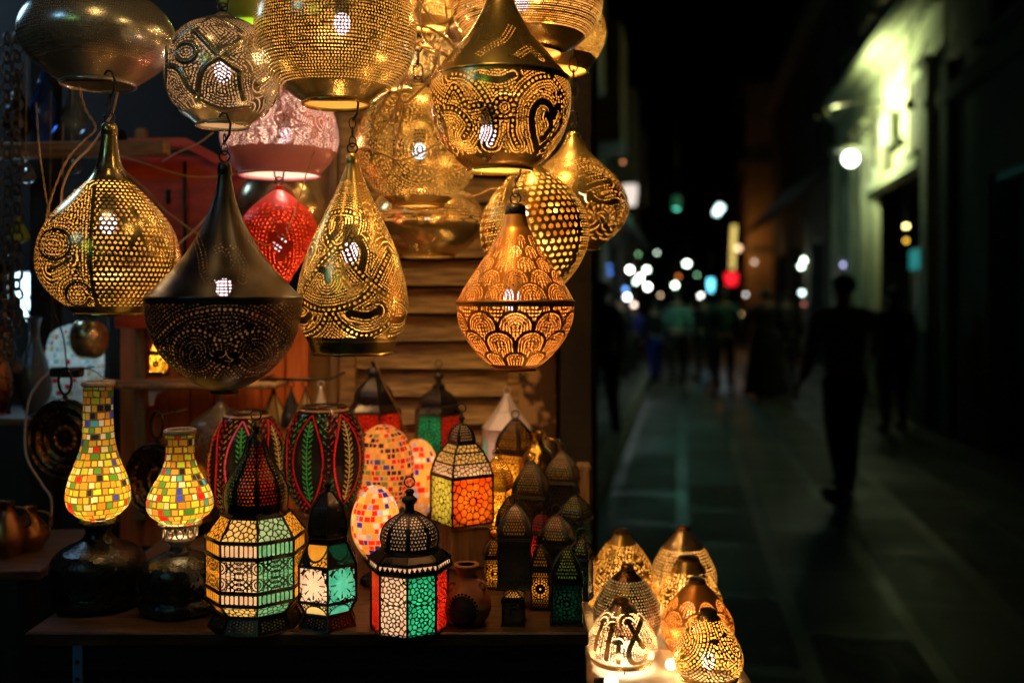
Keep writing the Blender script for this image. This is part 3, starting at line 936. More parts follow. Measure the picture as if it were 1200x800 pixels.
def pat(kind, W, H):
    """returns f(X, Y) -> True where the filigree is open; X across from the middle, Y up from the panel's foot (metres)"""
    rs = np.random.RandomState(int(W * 1e5) % 1000 + int(H * 1e5) % 77)
    if kind == 'open':
        return lambda X, Y: np.ones_like(X, bool)
    if kind == 'solid':
        return lambda X, Y: np.zeros_like(X, bool)
    if kind == 'arches':
        n = max(3, round(W / 0.0085)); p = W / n
        def f(X, Y):
            x = (fr(X / p + (0.5 if n % 2 else 0)) - 0.5) * p
            yy = np.minimum(Y, H - Y); r = p * 0.36
            return (np.abs(x) < r) & (yy > 0.002) & ((yy - 0.002 > r) | (x * x + (yy - 0.002 - r) ** 2 < r * r))
        return f
    if kind in ('rosette', 'rosette1'):
        cs = [(0, H * 0.5)] if kind == 'rosette1' else [(0, H * 0.27), (0, H * 0.76)]
        r0 = (W if kind == 'rosette1' else min(W, H * 0.5)) * 0.5
        pts = []
        for cx, cy_ in cs:
            pts.append((cx, cy_))
            for rad, n, o in ((0.32, 12 if kind == 'rosette1' else 9, 0), (0.62, 12 if kind == 'rosette1' else 9, 0.5), (0.92, 18 if kind == 'rosette1' else 14, 0)):
                for k in range(n):
                    a = 2 * PI * (k + o) / n
                    pts.append((cx + r0 * rad * math.cos(a), cy_ + r0 * rad * math.sin(a)))
        g = W / 7.5
        for i in range(-5, 6):
            for j in range(0, int(H / g) + 2):
                q = (i * g + (j % 2) * g / 2, j * g * 0.9)
                if all(math.hypot(q[0] - cx, q[1] - cy_) > r0 * 1.08 for cx, cy_ in cs): pts.append(q)
        return holes_voronoi(W, H, np.array(pts), 0.0011)
    if kind == 'scroll':
        def f(X, Y):
            a = np.abs(X); o = np.zeros_like(X, bool)
            solid = np.zeros_like(X, bool)
            for cy_ in (0.0, H / 2, H):
                r = np.hypot(X, Y - cy_); th = np.arctan2(Y - cy_, X)
                solid |= (np.abs(fr(r / (H * 0.14)) - 0.5) > 0.33) & (r < H * 0.5)
                solid |= (np.abs(fr(th * 9 / PI + 0.5 * (np.floor(r / (H * 0.14)) % 2)) - 0.5) > 0.40) & (r < H * 0.5) & (r > H * 0.07)
            for sx in (-W / 2, W / 2):
                for cy_ in (H * 0.25, H * 0.75):
                    r = np.hypot(X - sx, Y - cy_)
                    solid |= np.abs(fr(r / (H * 0.10)) - 0.5) > 0.40 if False else (np.abs(r - H * 0.10) < 0.0012) | (np.abs(r - H * 0.19) < 0.0012)
            return ~solid
        return f
    if kind == 'star':
        n = 60
        pts = rs.rand(n, 2) * [W * 1.1, H * 1.1] - [W * 0.55, H * 0.05]
        v = holes_voronoi(W, H, pts, 0.0008)
        def f(X, Y):
            dx, dy = X, Y - H / 2; r = np.hypot(dx / (W / 2), dy / (H / 2)); th = np.arctan2(dy, dx)
            ray = (np.abs(fr(th * 4 / PI) - 0.5) > 0.42) & (r > 0.42) & (r < 0.8)
            edge = 0.72 + 0.16 * np.abs(np.cos(4 * th))
            return np.where(r < edge, ~ray, v(X, Y))
        return f
    if kind == 'half':                      # a half-round window in fine tracery
        pts = rs.rand(50, 2) * [W * 1.1, H * 1.1] - [W * 0.55, H * 0.05]
        v = holes_voronoi(W, H, pts, 0.0008)
        def f(X, Y):
            u = (X / (W * 0.36)) ** 2 + ((H * 0.95 - Y) / (H * 0.75)) ** 2
            return np.where(u < 0.85, True, np.where(u < 1.15, False, v(X, Y)))
        return f
    if kind == 'halfup':
        g = pat('half', W, H)
        return lambda X, Y: g(X, H - Y)
    if kind == 'tracery':
        n = int(max(14, W * H / (0.0085 ** 2)))
        pts = rs.rand(n, 2) * [W * 1.1, H * 1.1] - [W * 0.55, H * 0.05]
        for _ in range(5):                  # relax so the cells are even
            s = rs.rand(1500, 2) * [W * 1.1, H * 1.1] - [W * 0.55, H * 0.05]
            k = np.argmin(((s[:, None] - pts[None]) ** 2).sum(-1), 1)
            for q in range(n):
                if (k == q).any(): pts[q] = s[k == q].mean(0)
        pts[:, 0] = np.where(np.arange(n) % 2 == 0, pts[:, 0], pts[:, 0])
        return holes_voronoi(W, H, pts, 0.0011)
    if kind == 'dots':
        p = 0.0055
        return lambda X, Y: ((fr(X / p) - 0.5) ** 2 + (fr(Y / p + 0.5 * (np.floor(X / p) % 2)) - 0.5) ** 2 < 0.085) & (np.abs(X) < W * 0.34) & (Y > H * 0.2) & (Y < H * 0.8)
    if kind == 'zigzag':
        p = W / max(3, round(W / 0.009))
        return lambda X, Y: (np.abs(fr(X / p) - 0.5) * 2 * H * 0.6 < Y - H * 0.18) & (Y < H * 0.72)
    raise ValueError(kind)

def quad_panel(name, bl, br, tr, tl, kind, glass, parent, cell=0.0011, metalname="black_metal", inset=0.0016):
    """flat panel between four corners: pierced sheet with coloured glass just behind it, one mesh"""
    bl, br, tr, tl = [np.array(p, float) for p in (bl, br, tr, tl)]
    W = max(np.linalg.norm(br - bl), np.linalg.norm(tr - tl)); H = np.linalg.norm((tl + tr) / 2 - (bl + br) / 2)
    nx = max(2, int(W / cell)); ny = max(2, int(H / cell))
    if kind in ('solid', 'open'): nx = ny = 1
    u = np.linspace(0, 1, nx + 1); v = np.linspace(0, 1, ny + 1)
    U, Vv = np.meshgrid(u, v)
    pts = (bl[None, None] * ((1 - U) * (1 - Vv))[..., None] + br * (U * (1 - Vv))[..., None] + tr * (U * Vv)[..., None] + tl * ((1 - U) * Vv)[..., None])
    uc = 0.5 * (u[1:] + u[:-1]); vc = 0.5 * (v[1:] + v[:-1])
    UC, VC = np.meshgrid(uc, vc)
    wl = np.linalg.norm(br - bl) * (1 - VC) + np.linalg.norm(tr - tl) * VC
    X = (UC - 0.5) * wl; Y = VC * H
    op = pat(kind, W, H)(X, Y)
    i = np.arange(ny)[:, None]; j = np.arange(nx)[None]
    Q = np.stack([i * (nx + 1) + j, i * (nx + 1) + j + 1, (i + 1) * (nx + 1) + j + 1, (i + 1) * (nx + 1) + j], -1)
    V = pts.reshape(-1, 3); Qk = Q[~op].reshape(-1, 4) if kind != 'open' else np.zeros((0, 4), int)
    mi = [0] * len(Qk)
    if glass:
        nrm = np.cross(br - bl, tl - bl); nrm /= np.linalg.norm(nrm)
        g = np.array([bl, br, tr, tl]) - nrm * inset
        b = len(V); V = np.concatenate([V, g]); Qk = np.concatenate([Qk, [[b, b + 1, b + 2, b + 3]]]); mi = mi + [1]
    if len(Qk) == 0: return None
    return mesh_np(name, V, Qk, [metalname, glass or metalname], parent, False, mi)

def poly_pt(k, n, r, z, rot):
    a = rot + 2 * PI * k / n
    return (r * math.cos(a), r * math.sin(a), z)

def panelled(kind, label, cx, d_or_y, secs, n=8, front=0.0, dome=None, dome_cols=None, knob=None, bulb_y=None, power=0.8, bcol=WARM,
             d=None, base_z=None, group=None, bar_r=0.0021, cell=0.0011, dome_metal="black_metal", loop=True, metalname="black_metal", bulbmat="bulb_warm"):
    """secs: list of (y_top, r_top, y_bot, r_bot, pattern, colours) in photo pixels, top to bottom.
    front: angle of the front corner away from the camera direction."""
    yb = secs[-1][2]
    loc = on_table(cx, yb) if d is None else P(cx, yb, d)
    if base_z is not None: loc.z = base_z
    dd = loc.y; k = dd / F
    t = thing(kind, label, "lantern", loc, 0, group)
    rot = math.atan2(-loc.y, -loc.x) + front
    fr_mb = MB()
    def z_of(y): return (yb - y) * k
    for si, (y0, r0, y1, r1, pt, cols) in enumerate(secs):
        z0, z1, R0, R1 = z_of(y0), z_of(y1), r0 * k, r1 * k
        for f in range(n):
            # faces counted to the right from the front corner
            c = cols[f % len(cols)] if cols else None
            bl = poly_pt(f, n, R1, z1, rot); br = poly_pt(f + 1, n, R1, z1, rot)
            tr = poly_pt(f + 1, n, R0, z0, rot); tl = poly_pt(f, n, R0, z0, rot)
            if pt != 'none':
                quad_panel("glass_panel" if c else "pierced_panel", bl, br, tr, tl, pt, c, t, cell, metalname)
            fr_mb.tube([Vector(bl) * 1.0, Vector(tl)], bar_r, 5)
        for (zz, RR_) in ((z0, R0), (z1, R1)):
            fr_mb.tube([poly_pt(f, n, RR_ + 0.0008, zz, rot) for f in range(n)], bar_r, 5, 0, closed=True)
    # floor plate
    fr_mb.add([poly_pt(f, n, secs[-1][3] * k, 0.001, rot) for f in range(n)], [tuple(range(n))])
    fr_mb.build("frame", [metalname], t, 40)
    ytop = secs[0][0]; rtop = secs[0][1]
    if dome:
        prof = dome      # list of (y, r)
        a = crom(prof, 5)
        Z = [z_of(y) for y, r in a]; RRs = [max(r, 0.5) * k for y, r in a]
        nseg = n * 8 if n >= 6 else 48
        # pierced dome
        zz = np.array(Z); rr = np.array(RRs)
        ds = np.hypot(np.diff(zz), np.diff(rr)); s = np.concatenate([[0], np.cumsum(ds)])
        ce = cell * 1.25
        nr = max(6, int(s[-1] / ce)); sg = np.linspace(0, s[-1], nr + 1)
        zg = np.interp(sg, s, zz); rg = np.interp(sg, s, rr)
        nc = int(2 * PI * rg.max() / ce) // n * n
        th = 2 * PI * np.arange(nc) / nc
        # softened polygon plan
        pa = (fr(th / (2 * PI) * n) - 0.5) * 2 * PI / n
        shape = (math.cos(PI / n) / np.cos(pa)) if n < 8 else np.ones_like(pa)
        Rg = rg[:, None] * shape[None]
        ang = th + rot
        V = np.stack([Rg * np.cos(ang)[None], Rg * np.sin(ang)[None], np.repeat(zg[:, None], nc, 1)], -1).reshape(-1, 3)
        sc_ = 0.5 * (sg[1:] + sg[:-1]); TH, S = np.meshgrid(th + PI / nc, sc_); RC = np.repeat((0.5 * (rg[1:] + rg[:-1]))[:, None], nc, 1)
        p = 0.0062
        gx = (fr(TH / (2 * PI) * n) - 0.5) * 2 * PI / n * RC
        row = np.floor(S / p)
        hole = ((fr(gx / p + 0.5 * (row % 2)) - 0.5) ** 2 + (fr(S / p) - 0.5) ** 2) < 0.30 ** 2
        hole &= np.abs((fr(TH / (2 * PI) * n) - 0.5)) < 0.40
        hole &= (S > s[-1] * 0.12) & (S < s[-1] * 0.9)
        i = np.arange(nr)[:, None]; j = np.arange(nc)[None]; j2 = (j + 1) % nc
        Q = np.stack([i * nc + j2, i * nc + j, (i + 1) * nc + j, (i + 1) * nc + j2], -1)
        Qs = Q[~hole]
        mi = [0] * len(Qs)
        mats = [dome_metal]
        if dome_cols:
            mats = [dome_metal] + dome_cols
            Vi = np.stack([Rg * 0.97 * np.cos(ang)[None], Rg * 0.97 * np.sin(ang)[None], np.repeat(zg[:, None], nc, 1)], -1).reshape(-1, 3)
            st = 1
            Qi = Q + len(V)
            face = np.floor(TH / (2 * PI) * n).astype(int) % len(dome_cols) + 1
            Qi = Qi[hole]; fi = face[hole]
            V = np.concatenate([V, Vi]); Qs = np.concatenate([Qs, Qi]); mi = np.concatenate([mi, fi])
        mesh_np("dome", V, Qs, mats, t, True, mi)
        rb_ = MB()
        for f in range(n):
            a_ = rot + 2 * PI * f / n
            rb_.tube([((q + 0.0006) * math.cos(a_), (q + 0.0006) * math.sin(a_), zq) for zq, q in zip(Z[::2], RRs[::2])], bar_r * 0.8, 5)
        rb_.build("dome_ribs", [metalname], t, True)
        ztop = zg[0]
    else:
        ztop = z_of(ytop)
    if knob:
        kb = MB(); ky = knob
        kb.lathe((0, 0, ztop), [(0.022, 0.001), (0.020, 0.0035), (0.017, 0.0035), (0.015, 0.006), (0.012, 0.008), (0.008, 0.006), (0.005, 0.004), (-0.002, 0.006)] if ky == 1 else
                 [(0.042, 0.001), (0.040, 0.006), (0.036, 0.0085), (0.031, 0.006), (0.028, 0.008), (0.024, 0.0135), (0.020, 0.0135), (0.014, 0.0085), (0.006, 0.0075), (-0.003, 0.012)], 18)
        kb.build("finial", [dome_metal], t, True)
    if loop:
        hz = ztop + (0.044 if knob == 2 else 0.024 if knob else 0.0)
        MB().ring((0, 0, hz + 0.009), 0.009, 0.0014, 'y', 16, 6).build("carrying_ring", [metalname], t, True)
    if bulb_y is not None and power > 0:
        bulb(t, (0, 0, z_of(bulb_y)), power, bcol, 0.012, bulbmat, 1.3, socket=False)
        s = MB(); zb = z_of(bulb_y)
        s.lathe((0, 0, 0), [(zb - 0.014, 0.010), (zb - 0.03, 0.010), (zb - 0.03, 0.003), (0.002, 0.003)], 12, 0, True)
        s.build("bulb_holder", ["bulb_socket"], t, 40)
    return t

GT = "painted-glass lanterns standing on the table"
panelled("glass_lantern", "largest eight-sided glass lantern with amber and pale green panels, left front of table", 300, None,
    [(597, 35, 600, 40, 'solid', None), (600, 40, 623, 57, 'tracery', ["glass_palegreen", "glass_amber", "glass_amber", "glass_amber", "glass_amber", "glass_amber", "glass_amber", "glass_pale"]),
     (625, 57, 641, 57, 'arches', ["glass_jade", "glass_amber", "glass_amber", "glass_green", "glass_amber", "glass_white", "glass_amber", "glass_white"]),
     (643, 57, 679, 57, 'scroll', ["glass_jade", "glass_amber", "glass_amber", "glass_green", "glass_amber", "glass_white", "glass_amber", "glass_white"]),
     (681, 57, 694, 57, 'arches', ["glass_jade", "glass_amber", "glass_amber", "glass_green", "glass_amber", "glass_white", "glass_amber", "glass_white"]),
     (695, 57, 710, 45, 'tracery', ["glass_jade", "glass_amber", "glass_amber", "glass_green", "glass_amber", "glass_white", "glass_amber", "glass_pale"]),
     (711, 45, 729, 54, 'dots', None)],
    8, 0.03, [(508, 4), (514, 9), (524, 12), (534, 15), (546, 22), (560, 31), (574, 36), (588, 36), (597, 34)], ["glass_red", "glass_amber", "glass_green", "glass_orange"], 1, 664, 1.7, (1.0, 0.66, 0.36), group=GT)
panelled("glass_lantern", "six-sided lantern with a glowing white panel beside a teal one, between the two bigger lanterns", 384, None,
    [(627, 24, 632, 25, 'solid', None), (632, 25, 656, 37, 'half', ["glass_deepgreen", "glass_amber", "glass_amber", "glass_amber", "glass_amber", "glass_amber"]),
     (657, 37.5, 697, 37.5, 'star', ["glass_teal", "glass_amber", "glass_amber", "glass_green", "glass_amber", "glass_white"]),
     (698, 37.5, 713, 29, 'halfup', ["glass_teal", "glass_amber", "glass_amber", "glass_green", "glass_amber", "glass_pale"]),
     (714, 29, 729, 36, 'dots', None)],
    6, 0.0, [(576, 6), (582, 11), (592, 19), (606, 24), (618, 25), (627, 24)], ["glass_smoke"], 1, 682, 0.8, (1.0, 0.72, 0.48), group=GT)
panelled("glass_lantern", "eight-sided lantern with white, emerald and red panels under a pierced black dome", 480, None,
    [(643, 36, 651, 47, 'solid', None), (651, 47, 661, 49, 'zigzag', ["glass_white"]), (661, 49, 664, 46, 'solid', None),
     (664, 45, 733, 45, 'rosette', ["glass_green", "glass_red", "glass_amber", "glass_red", "glass_amber", "glass_red", "glass_red", "glass_white"])],
    8, -0.06, [(600, 8), (606, 19), (615, 29), (628, 33.5), (639, 32), (643, 34)], ["glass_white"], 2, 700, 1.25, (1.0, 0.72, 0.46), group=GT)
# pedestal block and the square lantern on it
b = on_table(546, 662)
ped = thing("pedestal_box", "small pale box under the square orange lantern", "box", b)
MB().box((0, 0, 0.045), (0.088, 0.088, 0.084), 0, 0.3, 0.004).build("box_body", ["wood_raw"], ped)
MB().box((0, 0, 0.0905), (0.098, 0.098, 0.006), 0, 0.3, 0.002).build("lid", ["wood_raw"], ped)
panelled("glass_lantern", "square lantern with a glowing orange-red rosette panel and bright pierced crown", 541, None,
    [(543, 17, 552, 26, 'tracery', ["glass_pale"]), (552, 26, 564, 33, 'tracery', ["glass_pale"]), (564, 33, 578, 37.5, 'tracery', ["glass_white"]), (580, 38, 634, 38, 'rosette1', ["glass_orange", "glass_lime", "glass_red", "glass_lime"])],
    4, -0.28, [(520, 4), (524, 9), (531, 14), (538, 16), (543, 16)], ["glass_white"], 1, 604, 1.1, (1.0, 0.62, 0.30), d=b.y, base_z=TZ + 0.095, group=GT, cell=0.0012)

DK = "small dark metal lanterns crowded at the right end of the table"
roofg = {"glass_smoke": "glass_amber", "glass_deepgreen": "glass_lime"}
def small_dark(label, cx, ytop, yshoulder, ybase, r, glass, power, col=WARM, front=0.5, d=None, roof='tracery', body='rosette1', n=4, bz=None, cols=None, met="black_metal"):
    h = yshoulder - ytop
    power = power * 1.4
    return panelled("small_lantern", label, cx, None,
        [(yshoulder, r * 1.08, yshoulder + 2, r * 1.1, 'solid', None), (yshoulder + 2, r, ybase - 4, r, body, cols or [glass]), (ybase - 4, r * 1.02, ybase, r * 1.1, 'solid', None)],
        n, front, [(ytop + h * 0.08, 1.5), (ytop + h * 0.14, r * 0.22), (ytop + h * 0.3, r * 0.5), (ytop + h * 0.55, r * 0.85), (ytop + h * 0.8, r * 1.02), (yshoulder, r * 1.05)], [roofg.get(glass, glass)], 0, (yshoulder + ybase) / 2 if power else None, power, col,
        d=d, base_z=bz, group=DK, cell=0.0015, bar_r=0.0014, metalname=met, dome_metal=met)
small_dark("black square lantern with a dotted star, standing just right of the clay burner", 603, 604, 644, 702, 26, "glass_smoke", 0.05, front=0.75, d=1.86, bz=TZ + 0.036, met="dark_iron")
small_dark("tiny black pierced box lantern at the foot of the black square lantern", 602, 690, 700, 730, 17, "glass_smoke", 0.05, front=0.7)
small_dark("green-glass black lantern nearest the table's right corner", 664, 638, 678, 728, 24, "glass_deepgreen", 0.04, (0.4, 1, 0.7), 0.8)
small_dark("low dark lantern with a silvery roof edge behind the green-glass one", 652, 596, 632, 684, 25, "glass_smoke", 0.03, front=0.6, d=1.92, bz=TZ + 0.015, met="dark_iron")
small_dark("dark lantern pressed against the end post of the table", 674, 578, 606, 664, 21, "glass_deepgreen", 0.03, front=0.4, d=2.05)
small_dark("dark lantern with a domed bronze roof, tallest at the right end", 658, 526, 562, 636, 24, "glass_smoke", 0.06, front=0.6, d=2.2, met="dark_iron")
small_dark("dark lantern behind the black square lantern, its roof lit from behind", 622, 548, 590, 656, 25, "glass_smoke", 0.04, front=0.6, d=2.1, bz=TZ + 0.04, met="dark_iron")
small_dark("slim dark lantern leaning beside the orange lantern", 598, 578, 612, 660, 17, "glass_amber", 0.05, front=0.4, d=2.15)
small_dark("yellow-lit lantern with a gold pierced roof, right of the orange lantern", 582, 528, 566, 622, 21, "glass_amber", 0.9, front=0.5, d=2.2, bz=TZ + 0.05, cols=["glass_amber"], met="gold_bright")
small_dark("wire-hooped dark lantern in front of the pale lantern", 604, 488, 530, 590, 23, "glass_amber", 0.5, front=0.2, d=2.35, bz=TZ + 0.09)
small_dark("small bronze lantern holding red glass deep at the right end", 636, 548, 575, 612, 15, "glass_red", 0.35, front=0.2, d=2.45)

small_dark("dark lantern with a dull gold roof wedged between the burner and the black square lantern", 579, 628, 650, 690, 15, "glass_amber", 0.08, front=0.9, d=1.98)
small_dark("squat dark lantern showing a red pane behind the low silvery-roofed one", 634, 598, 622, 664, 16, "glass_red", 0.10, front=0.3, d=2.02)
small_dark("narrow dark lantern squeezed between the black square lantern and the green-glass one", 634, 636, 664, 712, 15, "glass_amber", 0.04, front=0.7, d=1.84)
small_dark("dark green lantern low against the table's right edge, behind the green-glass one", 682, 628, 652, 700, 14, "glass_deepgreen", 0.05, front=0.5, d=1.88)
small_dark("tall thin dark lantern behind the gold jug's left side", 612, 530, 552, 600, 13, "glass_amber", 0.25, front=0.5, d=2.5, bz=TZ + 0.06)
# gold jug among the lanterns
g = P(630, 592, 2.30)
bk_ = thing("wooden_block", "small wooden block lifting the gold jug above the dark lanterns", "block", (g.x, g.y, TZ))
MB().box((0, 0, (g.z - TZ) / 2), (0.10, 0.10, g.z - TZ - 0.001), 0, 0.1, 0.003).build("block_body", ["wood_raw"], bk_)
jug = thing("gold_jug", "shiny gold jug standing among the dark lanterns", "jug", g)
MB().lathe((0, 0, 0), [(y, r) for y, r in crom([(0.17, 0.016), (0.155, 0.012), (0.14, 0.016), (0.12, 0.034), (0.08, 0.046), (0.04, 0.036), (0.015, 0.02), (0.004, 0.028), (0.0, 0.028)], 4)], 32, 0, False, True).build("jug_body", ["gold_bright"], jug, True)
MB().tube([Vector((0.014, 0, 0.155)), Vector((0.045, 0, 0.15)), Vector((0.062, 0, 0.115)), Vector((0.045, 0, 0.08))], 0.004, 8).build("handle", ["gold_bright"], jug, True)

# pale lantern at the back
BK = "lanterns standing at the back by the wooden slats"
panelled("glass_lantern", "pale silvery-pink lantern with a ring top, standing against the back post", 594, None,
    [(482, 14, 502, 30, 'dots', ["glass_white"]), (502, 30, 510, 30, 'dots', ["glass_white"]), (512, 30, 556, 29, 'tracery', ["glass_white", "glass_teal", "glass_white"])],
    6, 0.2, [(462, 2), (468, 5), (476, 10), (482, 14)], ["glass_white"], 0, 530, 0.35, (1.0, 0.7, 0.6), d=2.5, base_z=1.16, group=BK, cell=0.002, metalname="white_metal", dome_metal="white_metal")
panelled("glass_lantern", "dark-domed lantern with red glowing sides and a white bulb, before the slats", 438, None,
    [(474, 24, 482, 33, 'solid', None), (484, 33, 520, 33, 'rosette1', ["glass_red", "glass_orange", "glass_red", "glass_red", "glass_orange", "glass_red"])],
    6, 0.2, [(432, 3), (438, 8), (444, 6), (452, 14), (462, 22), (474, 24)], ["glass_smoke"], 1, 500, 0.5, WARM, d=2.5, base_z=1.24, group=BK, cell=0.002)
panelled("glass_lantern", "dark-domed lantern with green and scarlet panes, before the slats", 514, None,
    [(478, 24, 484, 30, 'solid', None), (486, 30, 530, 30, 'rosette1', ["glass_red", "glass_red", "glass_red", "glass_green", "glass_red", "glass_green"])],
    6, 0.1, [(452, 7), (458, 8), (464, 18), (472, 23), (478, 24)], ["glass_smoke"], 2, 506, 0.35, WARM, d=2.55, base_z=1.21, group=BK, cell=0.002)
for lx, lz in ((438, 1.24), (514, 1.21), (594, 1.16)):
    p = P(lx, 600, 2.52)
# shelf the back lanterns stand on
sh = thing("back_ledge", "narrow wooden ledge along the slats carrying three lanterns", "shelf", (P(515, 560, 2.52).x, 2.56, TZ))
MB().box((-0.15, 0, 0.20), (0.22, 0.22, 0.018), 0, 0, 0.003).build("board", ["wood_rail"], sh)
MB().box((0.02, 0, 0.17), (0.16, 0.22, 0.018), 0, 0, 0.003).build("board", ["wood_rail"], sh)
MB().box((0.185, 0, 0.12), (0.17, 0.22, 0.018), 0, 0, 0.003).build("board", ["wood_rail"], sh)
for x, h in ((-0.25, 0.19), (-0.05, 0.16), (0.09, 0.11), (0.26, 0.11)):
    MB().box((x, 0, h / 2), (0.02, 0.2, h), 0, 0, 0.002).build("support", ["wood_rail"], sh)

# ------------------------------------------------------------------ mosaic lamps
TILE_LIT = [((0.95, 0.62, 0.06), 5), ((0.92, 0.42, 0.05), 4), ((0.62, 0.75, 0.06), 3), ((0.9, 0.85, 0.6), 3), ((0.85, 0.03, 0.02), 1.3), ((0.06, 0.5, 0.6), 1), ((0.03, 0.03, 0.03), 1.6), ((0.10, 0.35, 0.05), 1.6), ((0.05, 0.08, 0.75), .6)]
TILE_RED = [((0.9, 0.50, 0.10), 4), ((0.75, 0.02, 0.02), 3), ((0.03, 0.02, 0.02), 4), ((0.08, 0.12, 0.6), 1.2), ((0.25, 0.02, 0.02), 1.5), ((0.25, 0.4, 0.08), .7)]
TILE_MIX = [((0.95, 0.48, 0.08), 5), ((0.9, 0.75, 0.6), 3), ((0.85, 0.03, 0.02), 3), ((0.35, 0.45, 0.95), 1.8), ((0.5, 0.65, 0.08), 1), ((0.03, 0.03, 0.5), .8)]
def tiles(pal, p, grout, gw=0.14, seed=0, aspect=1.0, wob=0.0):
    gw = gw * 0.75
    cols = np.array([c for c, w in pal]); wt = np.array([w for c, w in pal]); cum = np.cumsum(wt / wt.sum())
    def f(c):
        S = c.S + wob * noise_field(c, 30, seed)
        row = np.floor(S / p).astype(int)
        rmid = np.interp((row + 0.5) * p, c.s, c.r)
        n = np.maximum(4, np.round(2 * PI * rmid / (p * aspect)))
        ph = (np.sin(row * 127.1 + seed) * 43758.5) % 1.0
        t = c.TH / (2 * PI) * n + ph + 0.16 * np.sin(c.TH * n * 0.37 + row * 2.3)
        col = np.floor(t).astype(int) % n.astype(int)
        h = (np.sin(row * 78.233 + col * 12.9898 + seed * 3.7) * 43758.5453) % 1.0
        idx = np.searchsorted(cum, h).clip(0, len(cols) - 1)
        out = cols[idx]
        h2 = (np.sin(row * 7.7 + col * 91.3 + seed) * 1243.5) % 1.0
        out = out * (0.65 + 0.5 * h2)[..., None]
        e = np.minimum(np.minimum(fr(t), 1 - fr(t)) * aspect, np.minimum(fr(S / p), 1 - fr(S / p)))
        gr = e < gw * (0.6 + 0.8 * h2)
        out[gr] = grout
        a = np.ones(out.shape[:2] + (1,))
        return np.concatenate([out.clip(0, 1), a], -1)
    return f

def pot_base(kind_parent, prof, mat, n=48, name="base"):
    a = crom(prof, 5)
    return MB().lathe((0, 0, 0), [(z, r) for z, r in a], n, 0, True, True).build(name, [mat], kind_parent, True)

def mosaic_lamp(label, cx, prof, ybase, base_prof, pal, grout, p, bulbs, seed, d=None, gw=0.14, neck=True, rim=True, basemat="ceramic_dark", group=None, bz=None, wob=0.0):
    loc = on_table(cx, ybase) if d is None else Vector(((cx - 600) * d / F, d, bz if bz is not None else TZ))
    dd = loc.y
    t = thing("mosaic_lamp", label, "lamp", loc, 0, group)
    if base_prof:
        k = dd / F
        pr = [((ybase - y) * k, r * k) for y, r in base_prof]
        pot_base(t, pr, basemat)
    y0, h0 = prof[0]
    perf_shade("mosaic_shade", prof, cx, dd, loc, "mosaic", t, None, 0.0012, None, tiles(pal, p, grout, gw, seed, 1.0, wob))
    k = dd / F; zt = CH - (y0 - HY) * k - loc.z
    if rim:
        MB().lathe((0, 0, zt), [(0.003, h0 * k - 0.004), (0.0045, h0 * k), (0.003, h0 * k + 0.003), (-0.004, h0 * k + 0.003), (-0.006, h0 * k)], 40).build("rim", ["plaster_rim"], t, True)
    for (by, pw, col) in bulbs:
        bz_ = CH - (by - HY) * k - loc.z
        bulb(t, (0, 0, bz_), pw, col, 0.011, "bulb_warm", 1.2, socket=False)
    return t

t1 = mosaic_lamp("tall mosaic vase lamp of yellow and coloured tiles, leftmost on the table", 115,
    [(449, 17), (470, 16.5), (500, 17), (522, 19.5), (543, 26), (562, 33), (580, 36), (592, 34), (600, 27), (606, 19)], 708,
    [(607, 20), (612, 24), (617, 16), (626, 15), (634, 24), (641, 40), (650, 50), (662, 53.5), (680, 52), (688, 50), (693, 51), (702, 48), (708, 41)],
    TILE_LIT, (0.16, 0.11, 0.06), 0.0128, [(574, 1.35, (1.0, 0.62, 0.2)), (500, 0.05, (0.8, 0.85, 1.0))], 5, wob=0.0016)
for k_ in range(14):
    pass
t2 = mosaic_lamp("shorter mosaic vase lamp on a dark glazed base, beside the big eight-sided lantern", 211,
    [(505, 16.5), (525, 16), (542, 18), (556, 24), (572, 33), (586, 37.5), (598, 36), (607, 27), (613, 17)], 714,
    [(636, 10), (644, 13), (648, 22), (655, 36), (664, 44), (678, 46), (690, 44), (696, 42), (702, 46), (710, 46), (714, 42)],
    TILE_LIT, (0.16, 0.11, 0.06), 0.0128, [(586, 1.25, (1.0, 0.66, 0.26))], 11, wob=0.0016)
k_ = t2.location.y / F
mb = MB()
for q in range(10):                                   # pierced metal crown under the shade
    a = 2 * PI * q / 10
    mb.ring(((19 * math.cos(a)) * k_, (19 * math.sin(a)) * k_, (714 - 622) * k_), 0.008, 0.0018, 'y', 10, 5, 0, 0.8, 1.1, a + PI / 2)
mb.lathe((0, 0, 0), [((714 - 612) * k_, 25 * k_), ((714 - 615) * k_, 24 * k_), ((714 - 616) * k_, 18 * k_)], 30)
mb.lathe((0, 0, 0), [((714 - 628) * k_, 16 * k_), ((714 - 631) * k_, 17 * k_), ((714 - 638) * k_, 11 * k_)], 30)
mb.build("crown_holder", ["white_metal"], t2, 40)

